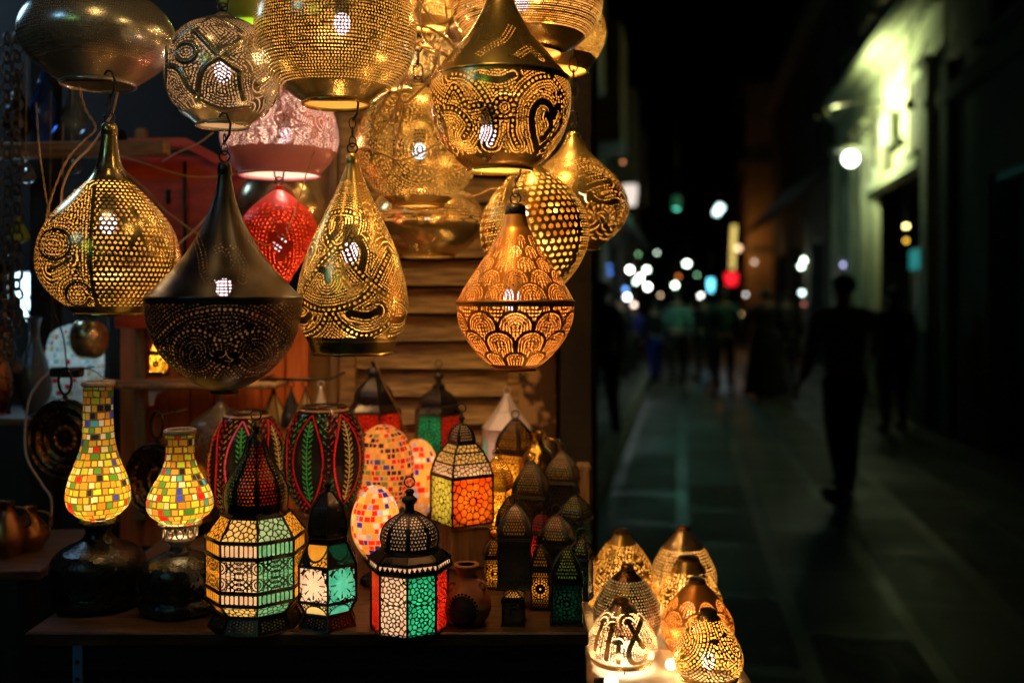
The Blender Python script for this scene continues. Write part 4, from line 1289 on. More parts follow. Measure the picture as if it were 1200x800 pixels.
EG = "mosaic egg lamps"
mosaic_lamp("large mosaic egg lamp of red, black and orange tiles, centre back", 449,
    [(497, 4), (500, 12), (510, 25), (528, 34), (550, 36.5), (572, 33), (590, 24), (600, 15)], 640,
    [(600, 15), (606, 14), (612, 7), (622, 7), (630, 20), (640, 24)], TILE_RED, (0.80, 0.40, 0.20), 0.0118, [(545, 0.85, (1.0, 0.55, 0.22))], 3, d=2.2, gw=0.17, rim=False, basemat="black_metal", group=EG, wob=0.0012)
mosaic_lamp("small mosaic egg lamp of orange, white and blue tiles, behind the domed lantern", 440,
    [(568, 3), (571, 10), (580, 19), (595, 26), (612, 28.5), (630, 26), (645, 18), (653, 11)], 682,
    [(653, 11), (656, 12), (660, 7), (668, 7), (674, 16), (682, 19)], TILE_MIX, (0.85, 0.45, 0.15), 0.0118, [(606, 0.72, (1.0, 0.62, 0.36))], 9, d=2.0, gw=0.10, rim=False, basemat="black_metal", group=EG)
mosaic_lamp("narrow mosaic egg lamp of mixed tiles squeezed behind the large egg", 490,
    [(514, 3), (518, 11), (532, 20), (552, 24), (575, 23), (595, 16), (604, 10)], 636,
    [(604, 10), (610, 6), (622, 6), (628, 16), (636, 18)], TILE_MIX, (0.85, 0.45, 0.15), 0.0135, [(552, 0.75, (1.0, 0.6, 0.34))], 21, d=2.35, gw=0.10, rim=False, basemat="black_metal", group=EG)

def strokes(seed, dark=False):
    def f(c):
        out = np.zeros(c.TH.shape + (4,)); out[..., :3] = (0.012, 0.010, 0.012); out[..., 3] = 1
        n = 6; u = (fr(c.TH / (2 * PI) * n) - 0.5) * 2      # -1..1 in each petal
        L = c.s[-1]; v = c.S / L
        red = np.array((0.80, 0.02, 0.03)); pk = np.array((0.9, 0.1, 0.25)); yl = np.array((0.75, 0.45, 0.05)); gr = np.array((0.05, 0.40, 0.12)); wh = np.array((0.8, 0.75, 0.6))
        k = np.floor(c.TH / (2 * PI) * n).astype(int)
        env = 0.75 * np.sin(PI * np.clip((v - 0.06) / 0.8, 0, 1)) ** 0.8
        w = c.RR * PI / n
        line = (np.abs(np.abs(u) - env) * w < 0.0016) & (v > 0.06) & (v < 0.86)
        cl = np.where((k % 2 == 0)[..., None], red, pk if not dark else red * 0.7)
        out[line, :3] = cl[line]
        stem = (np.abs(u) * w < 0.0014) & (v > 0.12) & (v < 0.8) & (fr(c.S / 0.006) < 0.8)
        sc_ = np.where((k % 3 == 0)[..., None], wh, np.where((k % 3 == 1)[..., None], yl, gr))
        out[stem, :3] = sc_[stem]
        y2 = fr((c.S + np.abs(u) * w * 0.9) / 0.011)
        leaf = (y2 < 0.27) & (np.abs(u) * w > 0.0028) & (np.abs(u) < env - 0.16) & (np.abs(u) * w < 0.010) & (v > 0.12) & (v < 0.8)
        lc = np.where((k % 3 == 0)[..., None], yl, np.where((k % 3 == 1)[..., None], gr if dark else red, gr))
        out[leaf, :3] = lc[leaf]
        ou = np.abs(u) - env
        burst = (ou > 0.12) & (fr((c.S - np.abs(u) * w) / 0.013) < 0.2) & (fr(np.abs(u) * w / 0.011) < 0.6) & (v > 0.05) & (v < 0.92)
        bc = np.where(((k + (v > 0.5)) % 2 == 0)[..., None], red, gr if dark else yl)
        out[burst, :3] = bc[burst]
        out[(v < 0.03) | (v > 0.965), :3] = (0.5, 0.25, 0.12)
        return out
    return f
def bead_lamp(label, cx, d, prof, seed, dark, pw, tilt=0.0):
    loc = Vector(((cx - 600) * d / F, d, TZ))
    t = thing("bead_lamp", label, "lamp", loc, 0, "beaded barrel shades")
    yb = HY + (CH - TZ) * F / d
    k = d / F
    yl, hl = prof[-1]
    pot_base(t, [((yb - yl) * k + 0.002, 0.03), ((yb - yl) * k - 0.004, 0.012), (0.02, 0.012), (0.008, 0.05), (0.0, 0.055)], "black_metal")
    perf_shade("bead_shade", prof, cx, d, loc, "mosaic", t, None, 0.0013, None, strokes(seed, dark), yaw=0.35 if not dark else 0.1)
    MB().lathe((0, 0, (yb - prof[0][0]) * k), [(0.003, (prof[0][1] - 2) * k), (0.004, prof[0][1] * k), (-0.004, (prof[0][1] + 1) * k)], 40).build("rim", ["black_metal"], t, True)
    bulb(t, (0, 0, (yb - (prof[0][0] + prof[-1][0]) / 2) * k), pw, WARM, 0.012, "bulb_warm", 1.3, socket=False)
    return t
bead_lamp("black barrel shade with red and yellow bead strokes, behind the big eight-sided lantern", 290, 2.2,
    [(484, 24), (494, 33), (514, 42), (542, 46.5), (570, 44), (592, 34), (606, 22)], 1, False, 1.2)
bead_lamp("black barrel shade with red curves and green bead leaves, right of the other barrel shade", 380, 2.15,
    [(477, 26), (488, 36), (508, 45), (538, 48), (566, 44), (588, 34), (602, 22)], 2, True, 1.0)

# ------------------------------------------------------------------ clay burner
cb = on_table(547, 729)
t = thing("clay_burner", "round terracotta burner pot with a dark arched opening and beaded edge", "pot", cb)
kb = cb.y / F
def clay_mask(c):
    X = c.TH * c.RR; Yy = c.YY
    return ((X + 0.008) / (17 * kb)) ** 2 + ((Yy - 712) / 21) ** 2 < 1
prof = [(662, 12), (664, 14), (668, 13), (674, 12), (682, 18), (694, 26), (708, 29), (720, 26), (727, 20), (729, 16)]
perf_shade("pot_body", prof, 547, cb.y, cb, "clay", t, lambda c: clay_mask(c) & (c.YY < 727), 0.0011)
perf_shade("inner_pot", [(y, h - 2.2) for y, h in prof], 547, cb.y, cb, "clay_dark", t, None, 0.004)
MB().lathe((0, 0, (729 - 661) * kb), [(0.0, 10 * kb), (0.002, 12 * kb), (0.001, 15 * kb), (-0.003, 15 * kb), (-0.005, 13 * kb)], 32).build("lip", ["clay"], t, True)
mb = MB(); th0 = math.atan2(-cb.y, -cb.x)
for q in range(15):
    a = PI * (q + 0.0) / 14
    y = 712 - 22.5 * math.sin(a); xx = -0.008 + 18.5 * kb * math.cos(a)
    rr = np.interp(y, [p[0] for p in prof], [p[1] for p in prof]) * kb
    th = xx / rr + th0
    mb.ball(((rr + 0.0005) * math.cos(th), (rr + 0.0005) * math.sin(th), (729 - y) * kb), 0.0023, 8)
mb.build("bead_trim", ["ceramic_dark"], t, True)
for s in (-1, 1):
    a = th0 + s * 1.0
    MB().ring((21 * kb * math.cos(a), 21 * kb * math.sin(a), (729 - 683) * kb), 0.007, 0.003, 'y', 12, 6, 0, 1, 1.0, a).build("lug", ["clay"], t, True)

# ------------------------------------------------------------------ bronze plates
def plate(label, cx, cy_, r, d, squash, yaw, loop_h):
    t = thing("bronze_plate", label, "plate", P(cx, cy_ + r, d), yaw, "embossed bronze plates")
    rr = r * d / F
    n = 56
    prof = crom([(0.0, 0.10), (0.0, 0.35), (0.002, 0.50), (0.006, 0.56), (0.001, 0.62), (0.002, 0.68), (0.010, 0.74), (0.012, 0.84), (0.006, 0.92), (0.010, 0.97), (0.004, 1.0), (-0.004, 1.0), (-0.004, 0.9), (-0.006, 0.5), (-0.006, 0.02)], 3)
    vs = []; fs = []
    for y, q in prof:
        for k in range(n):
            a = 2 * PI * k / n
            wv = 1 + (0.006 * math.cos(a * 24) if 0.6 < q < 0.95 else 0)
            vs.append((rr * q * wv * math.cos(a), -y, rr + rr * q * wv * math.sin(a)))
    m = len(prof)
    for i in range(m - 1):
        for k in range(n):
            l = (k + 1) % n
            fs.append((i * n + k, i * n + l, (i + 1) * n + l, (i + 1) * n + k))
    vs.append((0, 0, rr)); vs.append((0, 0.006, rr))
    for k in range(n): fs.append((m * n, (k + 1) % n, k)); fs.append((m * n + 1, (m - 1) * n + k, (m - 1) * n + (k + 1) % n))
    MB().add(vs, fs).build("dish", ["bronze_plate"], t, True)
    b = MB()
    for q in range(28):
        a = 2 * PI * q / 28
        b.ball((rr * 0.70 * math.cos(a), -0.004, rr + rr * 0.70 * math.sin(a)), 0.0035, 8)
    b.build("embossed_bead_ring", ["bronze"], t, True)
    b = MB()
    b.ring((0, -0.001, rr), rr * 0.28, 0.003, 'y', 30, 6)
    for q in range(12):
        a = 2 * PI * q / 12
        b.ball((rr * 0.28 * math.cos(a), -0.001, rr + rr * 0.28 * math.sin(a)), 0.006, 8, 0, 1)
    b.build("embossed_boss_ring", ["bronze"], t, True)
    h = loop_h * d / F
    MB().ring((0, 0.0, 2 * rr + h * 0.6), h * 0.42, 0.003, 'y', 18, 6, 0, 0.6, 1.1).tube([(-0.006, 0, 2 * rr - 0.004), (0.0, 0, 2 * rr + h * 0.15)], 0.003, 6).tube([(0.006, 0, 2 * rr - 0.004), (0.0, 0, 2 * rr + h * 0.15)], 0.003, 6).build("hanging_loop", ["black_metal"], t, True)
    MB().tube([(0, 0.0, 2 * rr + h * 0.9), (0.0, 0.10, 2 * rr + h * 1.0)], 0.002, 6).build("nail", ["black_metal"], t, True)
plate("larger embossed bronze plate hung left of the tall mosaic lamp", 76, 514, 47, 2.15, 1, R(-12), 34)
plate("smaller bronze plate with a long wire loop, hung between the two mosaic lamps", 184, 562, 44, 2.2, 1, R(-20), 34)

# ------------------------------------------------------------------ clutter behind the barrel shades
rail = thing("display_rail", "thin dark rail carrying small wire cages behind the barrel shades", "rail", P(350, 450, 2.55))
MB().tube([(-0.10, 0, 0.012), (0.08, 0, 0.012)], 0.004, 8).build("rod", ["black_metal"], rail, True)
for x in (-0.098, 0.078):
    MB().tube([(x, 0, 0.012), (x, 0.30, 0.012)], 0.003, 6).build("bracket", ["black_metal"], rail, True)
CG = "small wire cages hanging in a row on the rail"
cage_labels = ["first wire teardrop cage on the rail, ochre inside, at the left end", "second wire teardrop cage on the rail, the darkest", "third wire teardrop cage on the rail, beside the pale one", "pale cream teardrop glass at the right end of the rail"]
for i, (x, r, m) in enumerate(((321, 17, "brass_pale"), (341, 15, "dark_iron"), (358, 15, "bronze"), (376, 12, "white_metal"))):
    loc = P(x, 500, 2.55 - 0.004 * i); k = 2.55 / F
    t = thing("wire_cage", cage_labels[i], "ornament", loc, 0, CG)
    prof = [(46 * k, 0.001), (40 * k, 0.004), (28 * k, r * 0.45 * k), (14 * k, r * 0.9 * k), (4 * k, r * k), (0, r * 0.8 * k)]
    MB().lathe((0, 0, 0), [(z, q * 0.86) for z, q in crom(prof, 4)], 20, 0, False, True).build("glass_drop", ["glass_white" if i == 3 else "glass_smoke" if i == 1 else "glass_pale"], t, True)
    w = MB()
    for q in range(6):
        a = 2 * PI * q / 6
        w.tube([(rr_ * math.cos(a), rr_ * math.sin(a), z) for z, rr_ in crom(prof, 3)], 0.0016, 5)
    w.ring((0, 0, 50 * k), 0.008, 0.0015, 'y', 12, 5)
    w.build("wire_frame", ["black_metal" if i < 3 else "white_metal"], t, True)

t = panelled("small_lantern", "small bronze bell-topped lantern with a blue pane, left of the barrel shades", 229, None,
    [(504, 8, 524, 16, 'tracery', ["glass_amber"]), (528, 18, 566, 18, 'tracery', ["glass_orange", "glass_amber", "glass_amber", "glass_blue"]), (566, 18, 572, 20, 'solid', None)],
    4, 0.1, [(484, 3), (490, 6), (498, 6), (504, 8)], None, 0, 548, 0.25, WARM, d=2.4, base_z=TZ + 0.035, cell=0.0018, group=DK, metalname="bronze", dome_metal="bronze")
def m_fun(c): return m_globe_dots(470, 540, 0.006, 0.28, 0.001)(c)
loc = Vector(((258 - 600) * 2.5 / F, 2.5, TZ))
t = thing("pierced_cone", "dark pierced metal cone with a ring on top, behind the barrel shade", "lantern", loc)
perf_shade("pierced_shade", [(462, 3), (474, 6), (486, 22), (500, 36), (540, 40), (616, 42)], 258, 2.5, loc, "dark_iron", t, m_fun, 0.0024)
MB().ring((0, 0, (616 - 457) * 2.5 / F), 0.012, 0.0025, 'y', 14, 6).build("carrying_ring", ["black_metal"], t, True)
bulb(t, (0, 0, 0.22), 0.08, WARM, 0.012, "bulb_warm", 1.3, socket=False)
t = small_dark("little black lantern with yellow panes hanging behind the iron lamp", 186, 396, 414, 440, 11, "glass_amber", 9.0, front=0.3, d=2.5, bz=P(186, 440, 2.5).z)
MB().tube([(0, 0, 44 * 2.5 / F), (0.0, 0.0, 0.4)], 0.0015, 6).build("cord", ["black_metal"], t)

# ------------------------------------------------------------------ lamps on the low platform
LP = "pierced dome lamps on the low lit platform"
def floor_lamp(label, cx, ybase, prof, mat, mask, power, bulbc, cell=0.0014, fold=3, yaw=0.0, capmat="bronze", foot=True, d=None, bulboff=(0, 0)):
    loc = on_platform(cx, ybase) if d is None else Vector(((cx - 600) * d / F, d, PZ))
    d = loc.y; k = d / F
    loc = loc + Vector((0, 0, 0.0))
    t = thing("dome_lamp", label, "lamp", loc, 0, LP)
    perf_shade("pierced_shade", prof, cx, d, loc, mat, t, mask, cell, None, None, fold, yaw)
    y0, h0 = prof[0]; yl, hl = prof[-1]
    zt = CH - (y0 - HY) * k - loc.z
    MB().lathe((0, 0, zt), [(0.006, 0.002), (0.0055, h0 * k * 0.7), (0.003, h0 * k + 0.0005), (-0.004, h0 * k + 0.002), (-0.005, h0 * k)], 26, 0, True).build("cap", [capmat], t, 50)
    zb = CH - (yl - HY) * k - loc.z
    MB().lathe((0, 0, zb), [(0.001, hl * k), (-0.001, hl * k + 0.003), (-0.004, hl * k + 0.002), (-0.005, hl * k - 0.002)], 48).build("rim", [mat], t, True)
    if foot:
        for q in range(3):
            a = 2 * PI * q / 3 + 0.5
            MB().tube([(hl * k * 0.95 * math.cos(a), hl * k * 0.95 * math.sin(a), zb), (hl * k * math.cos(a), hl * k * math.sin(a), 0.004), (hl * k * 1.03 * math.cos(a), hl * k * 1.03 * math.sin(a), 0.0022)], 0.002, 6).build("leg", ["wire_brass"], t, True)
    bz = max(0.03, zb + 0.028)
    bulb(t, (bulboff[0], bulboff[1], bz), power, bulbc, 0.014, "bulb_warm", 1.2, socket=False)
    return t
def dome_prof(yt, yb, hw, cap=8, bulge=0.62):
    h = yb - yt
    return [(yt, cap), (yt + h * 0.06, cap * 1.15 + 1), (yt + h * 0.22, hw * 0.55), (yt + h * 0.42, hw * 0.82), (yt + h * bulge, hw), (yt + h * 0.85, hw * 0.98), (yb, hw * 0.82)]
CR1 = [[(694, 652), (708, 646), (722, 640), (732, 630)], [(748, 634), (756, 650), (768, 662)], [(740, 632), (738, 650), (752, 664)], [(695, 668), (708, 676), (716, 690)]]
floor_lamp("cone-shaped dome lamp with chains of dots, back left on the platform", 729, 726, dome_prof(622, 716, 42, 8), "brass",
           m_contours(CR1, 636, 706, 3, 0.0042, (0.010, 0.0034), 0.0066, 0.36), 1.6, WARM, 0.0017)
floor_lamp("dark brown ribbed dome lamp glowing green-white through one side", 735, 752, dome_prof(664, 742, 40, 7), "bronze_dark",
           m_globe_dots(676, 736, 0.0062, 0.24, 0.0), 0.45, (0.7, 1.0, 0.8), 0.0017, 1)
SR3 = [[(707, 724), (701, 738), (698, 752)], [(718, 726), (713, 744), (711, 760)], [(725, 742), (725, 762)], [(737, 722), (745, 734), (752, 744)], [(752, 721), (744, 734), (737, 748), (739, 760), (747, 764), (755, 760), (757, 750), (750, 743)]]
floor_lamp("white-glowing dome lamp with bold black brush strokes, front left on the platform", 729, 778, dome_prof(704, 772, 41, 9, 0.66), "brass_pale",
           m_contours([], 712, 766, 1) if False else (lambda c: m_contours(SR3, 714, 767, 1, 0.0044, (0.008, 0.0), 0.0046, 0.43, 1.6, chain_idx=[])(c)), 2.6, (1.0, 0.80, 0.60), 0.0013)
floor_lamp("pale gold cone lamp furthest back on the platform", 801, 708, dome_prof(618, 700, 38, 7), "brass_pale",
           m_globe_dots(640, 692, 0.0072, 0.32, 0.001), 1.6, WARM, 0.002, 1)
CR5 = [[(800, 668), (815, 664), (830, 670), (840, 684)], [(775, 690), (785, 682), (798, 680)], [(800, 668), (796, 690), (806, 708)], [(826, 672), (832, 690), (836, 704)]]
floor_lamp("gold dome lamp with a collar, second row right of the platform", 807, 736, dome_prof(654, 728, 39, 12), "brass",
           m_contours(CR5, 668, 720, 3, 0.0042, (0.0098, 0.0034), 0.0066, 0.36), 1.8, WARM, 0.0018)
floor_lamp("orange dome lamp with overlapping scales, third row right of the platform", 817, 764, dome_prof(680, 756, 42, 9), "brass_orange",
           lambda c: scales(c, [706, 722, 738, 752], 8, 0.0035, 0.0058, 0.36, 1.04, False) & between(c, 694, 750), 1.6, (1.0, 0.55, 0.2), 0.0016, 1)
CR7 = [[(820, 722), (826, 738), (820, 756), (806, 770), (798, 774)], [(838, 722), (846, 740), (856, 756), (864, 764)], [(800, 738), (806, 746), (800, 756)], [(838, 744), (834, 758), (846, 760), (838, 744)],
       [(842, 762), (850, 774), (862, 770)]]
floor_lamp("dark gold dome lamp with dotted bands and triangles, front right corner of the platform", 830, 797, dome_prof(716, 791, 40, 9, 0.66), "brass",
           m_contours(CR7, 724, 785, 3, 0.0038, (0.0085, 0.0027), 0.0054, 0.36), 1.5, WARM, 0.0013)
t = thing("bare_bulb", "bare glowing bulb lying on the white cloth of the platform", "bulb", on_platform(786, 786) + Vector((0, 0.0, 0.013)))
bulb(t, (0, 0, 0), 0.28, (1.0, 0.72, 0.4), 0.011, "bulb_warm", 1.0, socket=False)
MB().tube([(0.012, 0, 0), (0.03, 0.004, -0.002)], 0.009, 10).build("socket", ["plastic_black"], t, True)
MB().tube(crom([(0.03, 0.004, -0.004), (0.06, 0.03, -0.009), (0.03, 0.10, -0.009), (-0.04, 0.13, -0.009), (-0.06, 0.2, -0.009)], 6), 0.0025, 6).build("cord", ["wire_brass"], t, True)
t = thing("bare_bulb", "bare glowing bulb on the cloth under the white brush-stroke lamp", "bulb", on_platform(716, 808) + Vector((0, 0.0, 0.014)))
bulb(t, (0, 0, 0), 0.28, (1.0, 0.72, 0.4), 0.014, "bulb_warm", 1.0, socket=False)
MB().tube([(-0.012, 0, 0), (-0.03, 0.004, -0.002)], 0.009, 10).build("socket", ["plastic_black"], t, True)
# ------------------------------------------------------------------ the stall itself
xl, xr = (28 - 600) * 1.7 / F, (690 - 600) * 1.7 / F       # table ends at the front edge
yf, yk = 1.70, 2.74
tb = thing("display_table", "dark wooden stall table crowded with lanterns, boarded front", "table", ((xl + xr) / 2, (yf + yk) / 2, 0))
W_ = xr - xl; D_ = yk - yf
m = MB()
for i in range(7):
    w = D_ / 7
    m.box((0, -D_ / 2 + w * (i + .5), TZ - 0.012 - 0.0012 * (i % 2)), (W_, w - 0.003, 0.024), 0, 0, 0.003)
m.build("tabletop", ["wood_table"], tb)
m = MB()
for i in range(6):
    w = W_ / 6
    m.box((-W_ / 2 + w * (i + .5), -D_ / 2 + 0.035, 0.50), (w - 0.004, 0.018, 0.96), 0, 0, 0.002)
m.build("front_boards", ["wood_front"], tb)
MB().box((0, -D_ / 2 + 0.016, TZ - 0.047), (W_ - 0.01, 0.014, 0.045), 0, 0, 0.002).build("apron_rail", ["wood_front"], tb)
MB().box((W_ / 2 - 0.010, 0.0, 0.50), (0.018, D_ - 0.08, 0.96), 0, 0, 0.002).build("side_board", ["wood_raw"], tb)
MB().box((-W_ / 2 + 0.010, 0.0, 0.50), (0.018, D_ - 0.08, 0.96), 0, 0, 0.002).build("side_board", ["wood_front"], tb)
hp = MB(); hx = (90 - 600) * 1.7 / F - (xl + xr) / 2
hp.box((hx, -D_ / 2 + 0.004, 0.93), (0.018, 0.004, 0.16), 0, 0, 0.001)
hg = hp.build("hinge_plate", ["steel_blue"], tb)
mm = MB()
for z in (1.0, 0.97, 0.94, 0.9):
    mm.tube([(hx, -D_ / 2 + 0.0012, z - 0.02), (hx, -D_ / 2 + 0.0005, z - 0.02)], 0.004, 10)
mm.build("screw", ["black_metal"], hg)
# end post with a light strip of bare wood
t = thing("end_post", "short pale wooden post at the right end of the table", "post", ((684 - 600) * 2.35 / F, 2.35, TZ))
MB().box((0, 0, 0.085), (0.022, 0.05, 0.17), 0, 0, 0.003).build("post_body", ["wood_raw"], t)
MB().box((0, 0, 0.176), (0.030, 0.058, 0.01), 0, 0, 0.002).build("post_cap", ["wood_raw"], t)

# low platform
pc = Vector((0.305, 2.16, 0))
t = thing("low_platform", "low platform with a glowing cream cloth beside the table", "platform", pc)
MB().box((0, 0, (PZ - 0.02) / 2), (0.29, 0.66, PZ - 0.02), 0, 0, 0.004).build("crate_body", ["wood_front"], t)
V = []; nx, ny = 30, 60
hx_, hy_ = 0.152, 0.337
fs = []
for i in range(ny + 1):
    for j in range(nx + 1):
        u = j / nx * 2 - 1; v = i / ny * 2 - 1
        x = u * 0.20; y = v * 0.38; z = PZ - 0.0045
        z += 0.0016 * math.sin(13 * u + 5 * v) * math.cos(9 * v - 4 * u)
        ox = abs(x) - hx_; oy = abs(y) - hy_
        if ox > 0: z -= ox * 1.6; x = math.copysign(hx_ + ox * 0.12 + 0.004 * math.sin(40 * v), x)
        if oy > 0: z -= oy * 1.6; y = math.copysign(hy_ + oy * 0.12 + 0.004 * math.sin(40 * u), y)
        V.append((x, y, z))
for i in range(ny):
    for j in range(nx):
        a = i * (nx + 1) + j
        fs.append((a, a + 1, a + nx + 2, a + nx + 1))
c_ = MB().add(V, fs).build("tablecloth", ["cloth_white"], None, True)
c_.location = pc; tag(c_, "cream cloth draped over the low platform under the dome lamps", "tablecloth")

# ------------------------------------------------------------------ stall back: slats, posts, boards
def boxthing(name, label, cat, x0, x1, y0, y1, d, depth, mat, part="board", group=None, bev=0.004):
    a = P(x0, y1, d); b = P(x1, y0, d)
    o = MB().box((0, depth / 2, (b.z - a.z) / 2), (b.x - a.x, depth, b.z - a.z), 0, 0, bev).build(name, [mat], None)
    o.location = ((a.x + b.x) / 2, d, a.z)
    return tag(o, label, cat, group)

d = 2.80
sx0, sx1 = P(408, 0, d).x, P(604, 0, d).x
z_bot, z_top = TZ - 0.25, 2.6
t = thing("slatted_shutter", "weathered wooden slatted shutter behind the lanterns", "shutter", ((sx0 + sx1) / 2, d, z_bot))
m = 0; z = 0; i = 0
while z < z_top - z_bot:
    s = MB(); h = 0.071
    w = sx1 - sx0 - 0.03
    jit = random.uniform(-0.004, 0.004)
    y0_, y1_ = 0.0, 0.034
    vs = [(-w / 2, y0_, z), (w / 2, y0_, z + jit * .3), (w / 2, y0_ + 0.010, z), (-w / 2, y0_ + 0.010, z),
          (-w / 2, y1_, z + h), (w / 2, y1_, z + h + jit * .3), (w / 2, y1_ + 0.010, z + h), (-w / 2, y1_ + 0.010, z + h)]
    s.add(vs, [(3, 2, 1, 0), (4, 5, 6, 7), (0, 1, 5, 4), (1, 2, 6, 5), (2, 3, 7, 6), (3, 0, 4, 7)])
    s.build("slat", ["wood_shutter"], t)
    z += 0.078; i += 1
for sx in (-1, 1):
    MB().box((sx * (sx1 - sx0) / 2, 0.02, (z_top - z_bot) / 2), (0.045, 0.07, z_top - z_bot), 0, 0, 0.004).build("stile", ["wood_shutter"], t)
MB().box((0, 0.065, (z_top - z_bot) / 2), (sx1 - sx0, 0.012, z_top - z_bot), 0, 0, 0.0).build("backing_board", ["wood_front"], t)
boxthing("peeling_post", "wide post with peeling ochre plaster right of the slats", "post", 608, 652, -160, 700, 2.78, 0.12, "plaster_peel")
boxthing("corner_post", "dark full-height timber corner post of the stall", "post", 656, 694, -170, 960, 2.75, 0.10, "wood_front")
boxthing("plaster_pier", "ochre plastered pier left of the slats", "wall", 362, 402, -160, 720, 2.82, 0.12, "plaster_ochre")
boxthing("door_trim", "bare timber trim between the ochre pier and the slats", "trim", 386, 396, -160, 720, 2.79, 0.015, "wood_raw")
boxthing("stall_back_wall", "dark plastered back wall of the stall", "wall", -260, 700, -230, 1000, 3.32, 0.12, "dark_wall")
# orange board wall
d = 2.7
a = P(140, 0, d).x; b = P(362, 0, d).x
t = thing("orange_board_wall", "orange painted upright boards behind the mosaic lamps", "wall", ((a + b) / 2, d, TZ - 0.1))
n = 8; w = (b - a) / n
for i in range(n):
    MB().box((-(b - a) / 2 + w * (i + .5), 0.01 + 0.0015 * (i % 2), 0.31), (w - 0.0035, 0.02, 0.62), 0, 0, 0.002).build("board", ["wood_orange"], t)
boxthing("timber_upright", "pale bare timber upright in front of the orange boards", "post", 157, 169, 150, 610, 2.66, 0.03, "wood_raw")
boxthing("timber_upright", "dark timber upright beside the pale one", "post", 126, 140, 150, 640, 2.8, 0.05, "wood_front")
# shelf over the orange boards
t = thing("wall_shelf", "narrow grey shelf board across the orange boards on a metal bracket", "shelf", P(225, 452, 2.52))
MB().box((0.0, 0.06, 0), (0.43, 0.16, 0.012), 0, 0, 0.003).build("board", ["wood_raw"], t)
mb = MB()
xb = P(178, 0, 2.54).x - P(225, 0, 2.54).x
mb.poly_prism([(xb - 0.008, 0, -0.006), (xb - 0.008, 0, -0.05), (xb, 0, -0.05), (xb + 0.01, 0, -0.022), (xb + 0.035, 0, -0.008)], (0, 0.012, 0))
mb.build("bracket", ["white_metal"], t)
# red cupboard above
t = thing("red_cupboard", "dark red painted wall cupboard with an open lid, behind the left lamps", "cupboard", P(215, 385, 2.54))
k = 2.54 / F
MB().box((0, 0.13, 0.5 * 205 * k), (170 * k, 0.22, 205 * k), 0, 0, 0.004).build("cupboard_body", ["wood_red"], t)
MB().poly_prism([(-62 * k, -0.02, 222 * k), (5 * k, -0.02, 222 * k), (72 * k, -0.02, 186 * k), (68 * k, -0.02, 178 * k), (2 * k, -0.02, 212 * k), (-62 * k, -0.02, 212 * k)], (0, 0.05, 0)).build("lid", ["wood_red"], t)
MB().box((-20 * k, 0.014, 155 * k), (5 * k, 0.006, 17 * k), 0, 0, 0.001).build("handle", ["black_metal"], t)
MB().box((0, 0.012, 0.5 * 205 * k), (4 * k, 0.006, 190 * k), 0, 0, 0.001).build("door_gap", ["black_metal"], t)
# rail at y 170
a = P(-60, 176, 2.45); b = P(196, 176, 2.45)
o = MB().box((0, 0, 0), (b.x - a.x, 0.05, 0.036), 0, 0, 0.004).build("shelf_rail", ["wood_rail"], None)
o.location = ((a.x + b.x) / 2, 2.45, a.z); o.rotation_euler = (0, R(-1.2), 0)
tag(o, "yellowed timber rail crossing behind the left teardrop lamp", "rail")
a = P(-60, 494, 2.6); b = P(66, 494, 2.6)
t = thing("left_shelf", "dark shelf with a worn pale edge behind the bronze plate", "shelf", ((a.x + b.x) / 2, 2.6, a.z))
MB().box((0, 0.15, 0), (b.x - a.x, 0.3, 0.018), 0, 0, 0.003).build("board", ["wood_front"], t)
MB().box((0, -0.004, 0), (b.x - a.x, 0.008, 0.020), 0, 0, 0.002).build("edging", ["wood_rail"], t)

# canopy overhead carrying every lantern (above the frame)
t = thing("canopy_frame", "timber canopy beams over the stall that carry the hanging lamps", "canopy", (-0.3, 2.2, CANOPY_Z))
for y in (-0.78, -0.5, -0.42, -0.2, 0.0, 0.22, 0.5):
    MB().box((0, y, 0.02), (1.9, 0.04, 0.04), 0, 0, 0.003).build("beam", ["wood_front"], t)
for x in (-0.9, 0.0, 0.85):
    MB().box((x, -0.08, 0.065), (0.06, 1.5, 0.05), 0, 0, 0.003).build("cross_beam", ["wood_front"], t)
MB().box((0, 0.1, 0.10), (2.1, 1.7, 0.012), 0, 0, 0.002).build("roof_sheet", ["wood_front"], t)
for x in (-0.94,):
    MB().box((x, 0.45, -CANOPY_Z / 2), (0.06, 0.06, CANOPY_Z), 0, 0, 0.003).build("leg", ["wood_front"], t)

# ------------------------------------------------------------------ left recess: glassware, light panel, cable
t = thing("strip_light", "blue-white strip light fitting glowing behind the left glassware", "lamp", P(44, 346, 3.05), R(6))
k = 3.05 / F
emit("panel_light", (0.55, 0.85, 1.0), 4.5, True)
MB().box((0, 0.006, 13 * k), (36 * k, 0.012, 25 * k), 0, 0, 0.003).build("diffuser", ["panel_light"], t)
MB().box((0, 0.024, 13 * k), (42 * k, 0.022, 30 * k), 0, 0, 0.003).build("housing", ["white_metal"], t)
MB().tube(crom([(-22 * k, 0, 28 * k), (-24 * k, 0, 10 * k), (-14 * k, 0, -20 * k), (-10 * k, 0, -30 * k)], 5), 0.0045, 8).build("light_tube", ["panel_light"], t, True)
MB().tube(crom([(-12 * k, -0.01, -2 * k), (-6 * k, -0.01, -16 * k), (8 * k, -0.01, -36 * k), (14 * k, -0.01, -46 * k)], 5), 0.006, 8).build("light_tube", ["panel_light"], t, True)
point_light(t, (0, -0.08, 0.0), 0.9, COOL, 0.05)

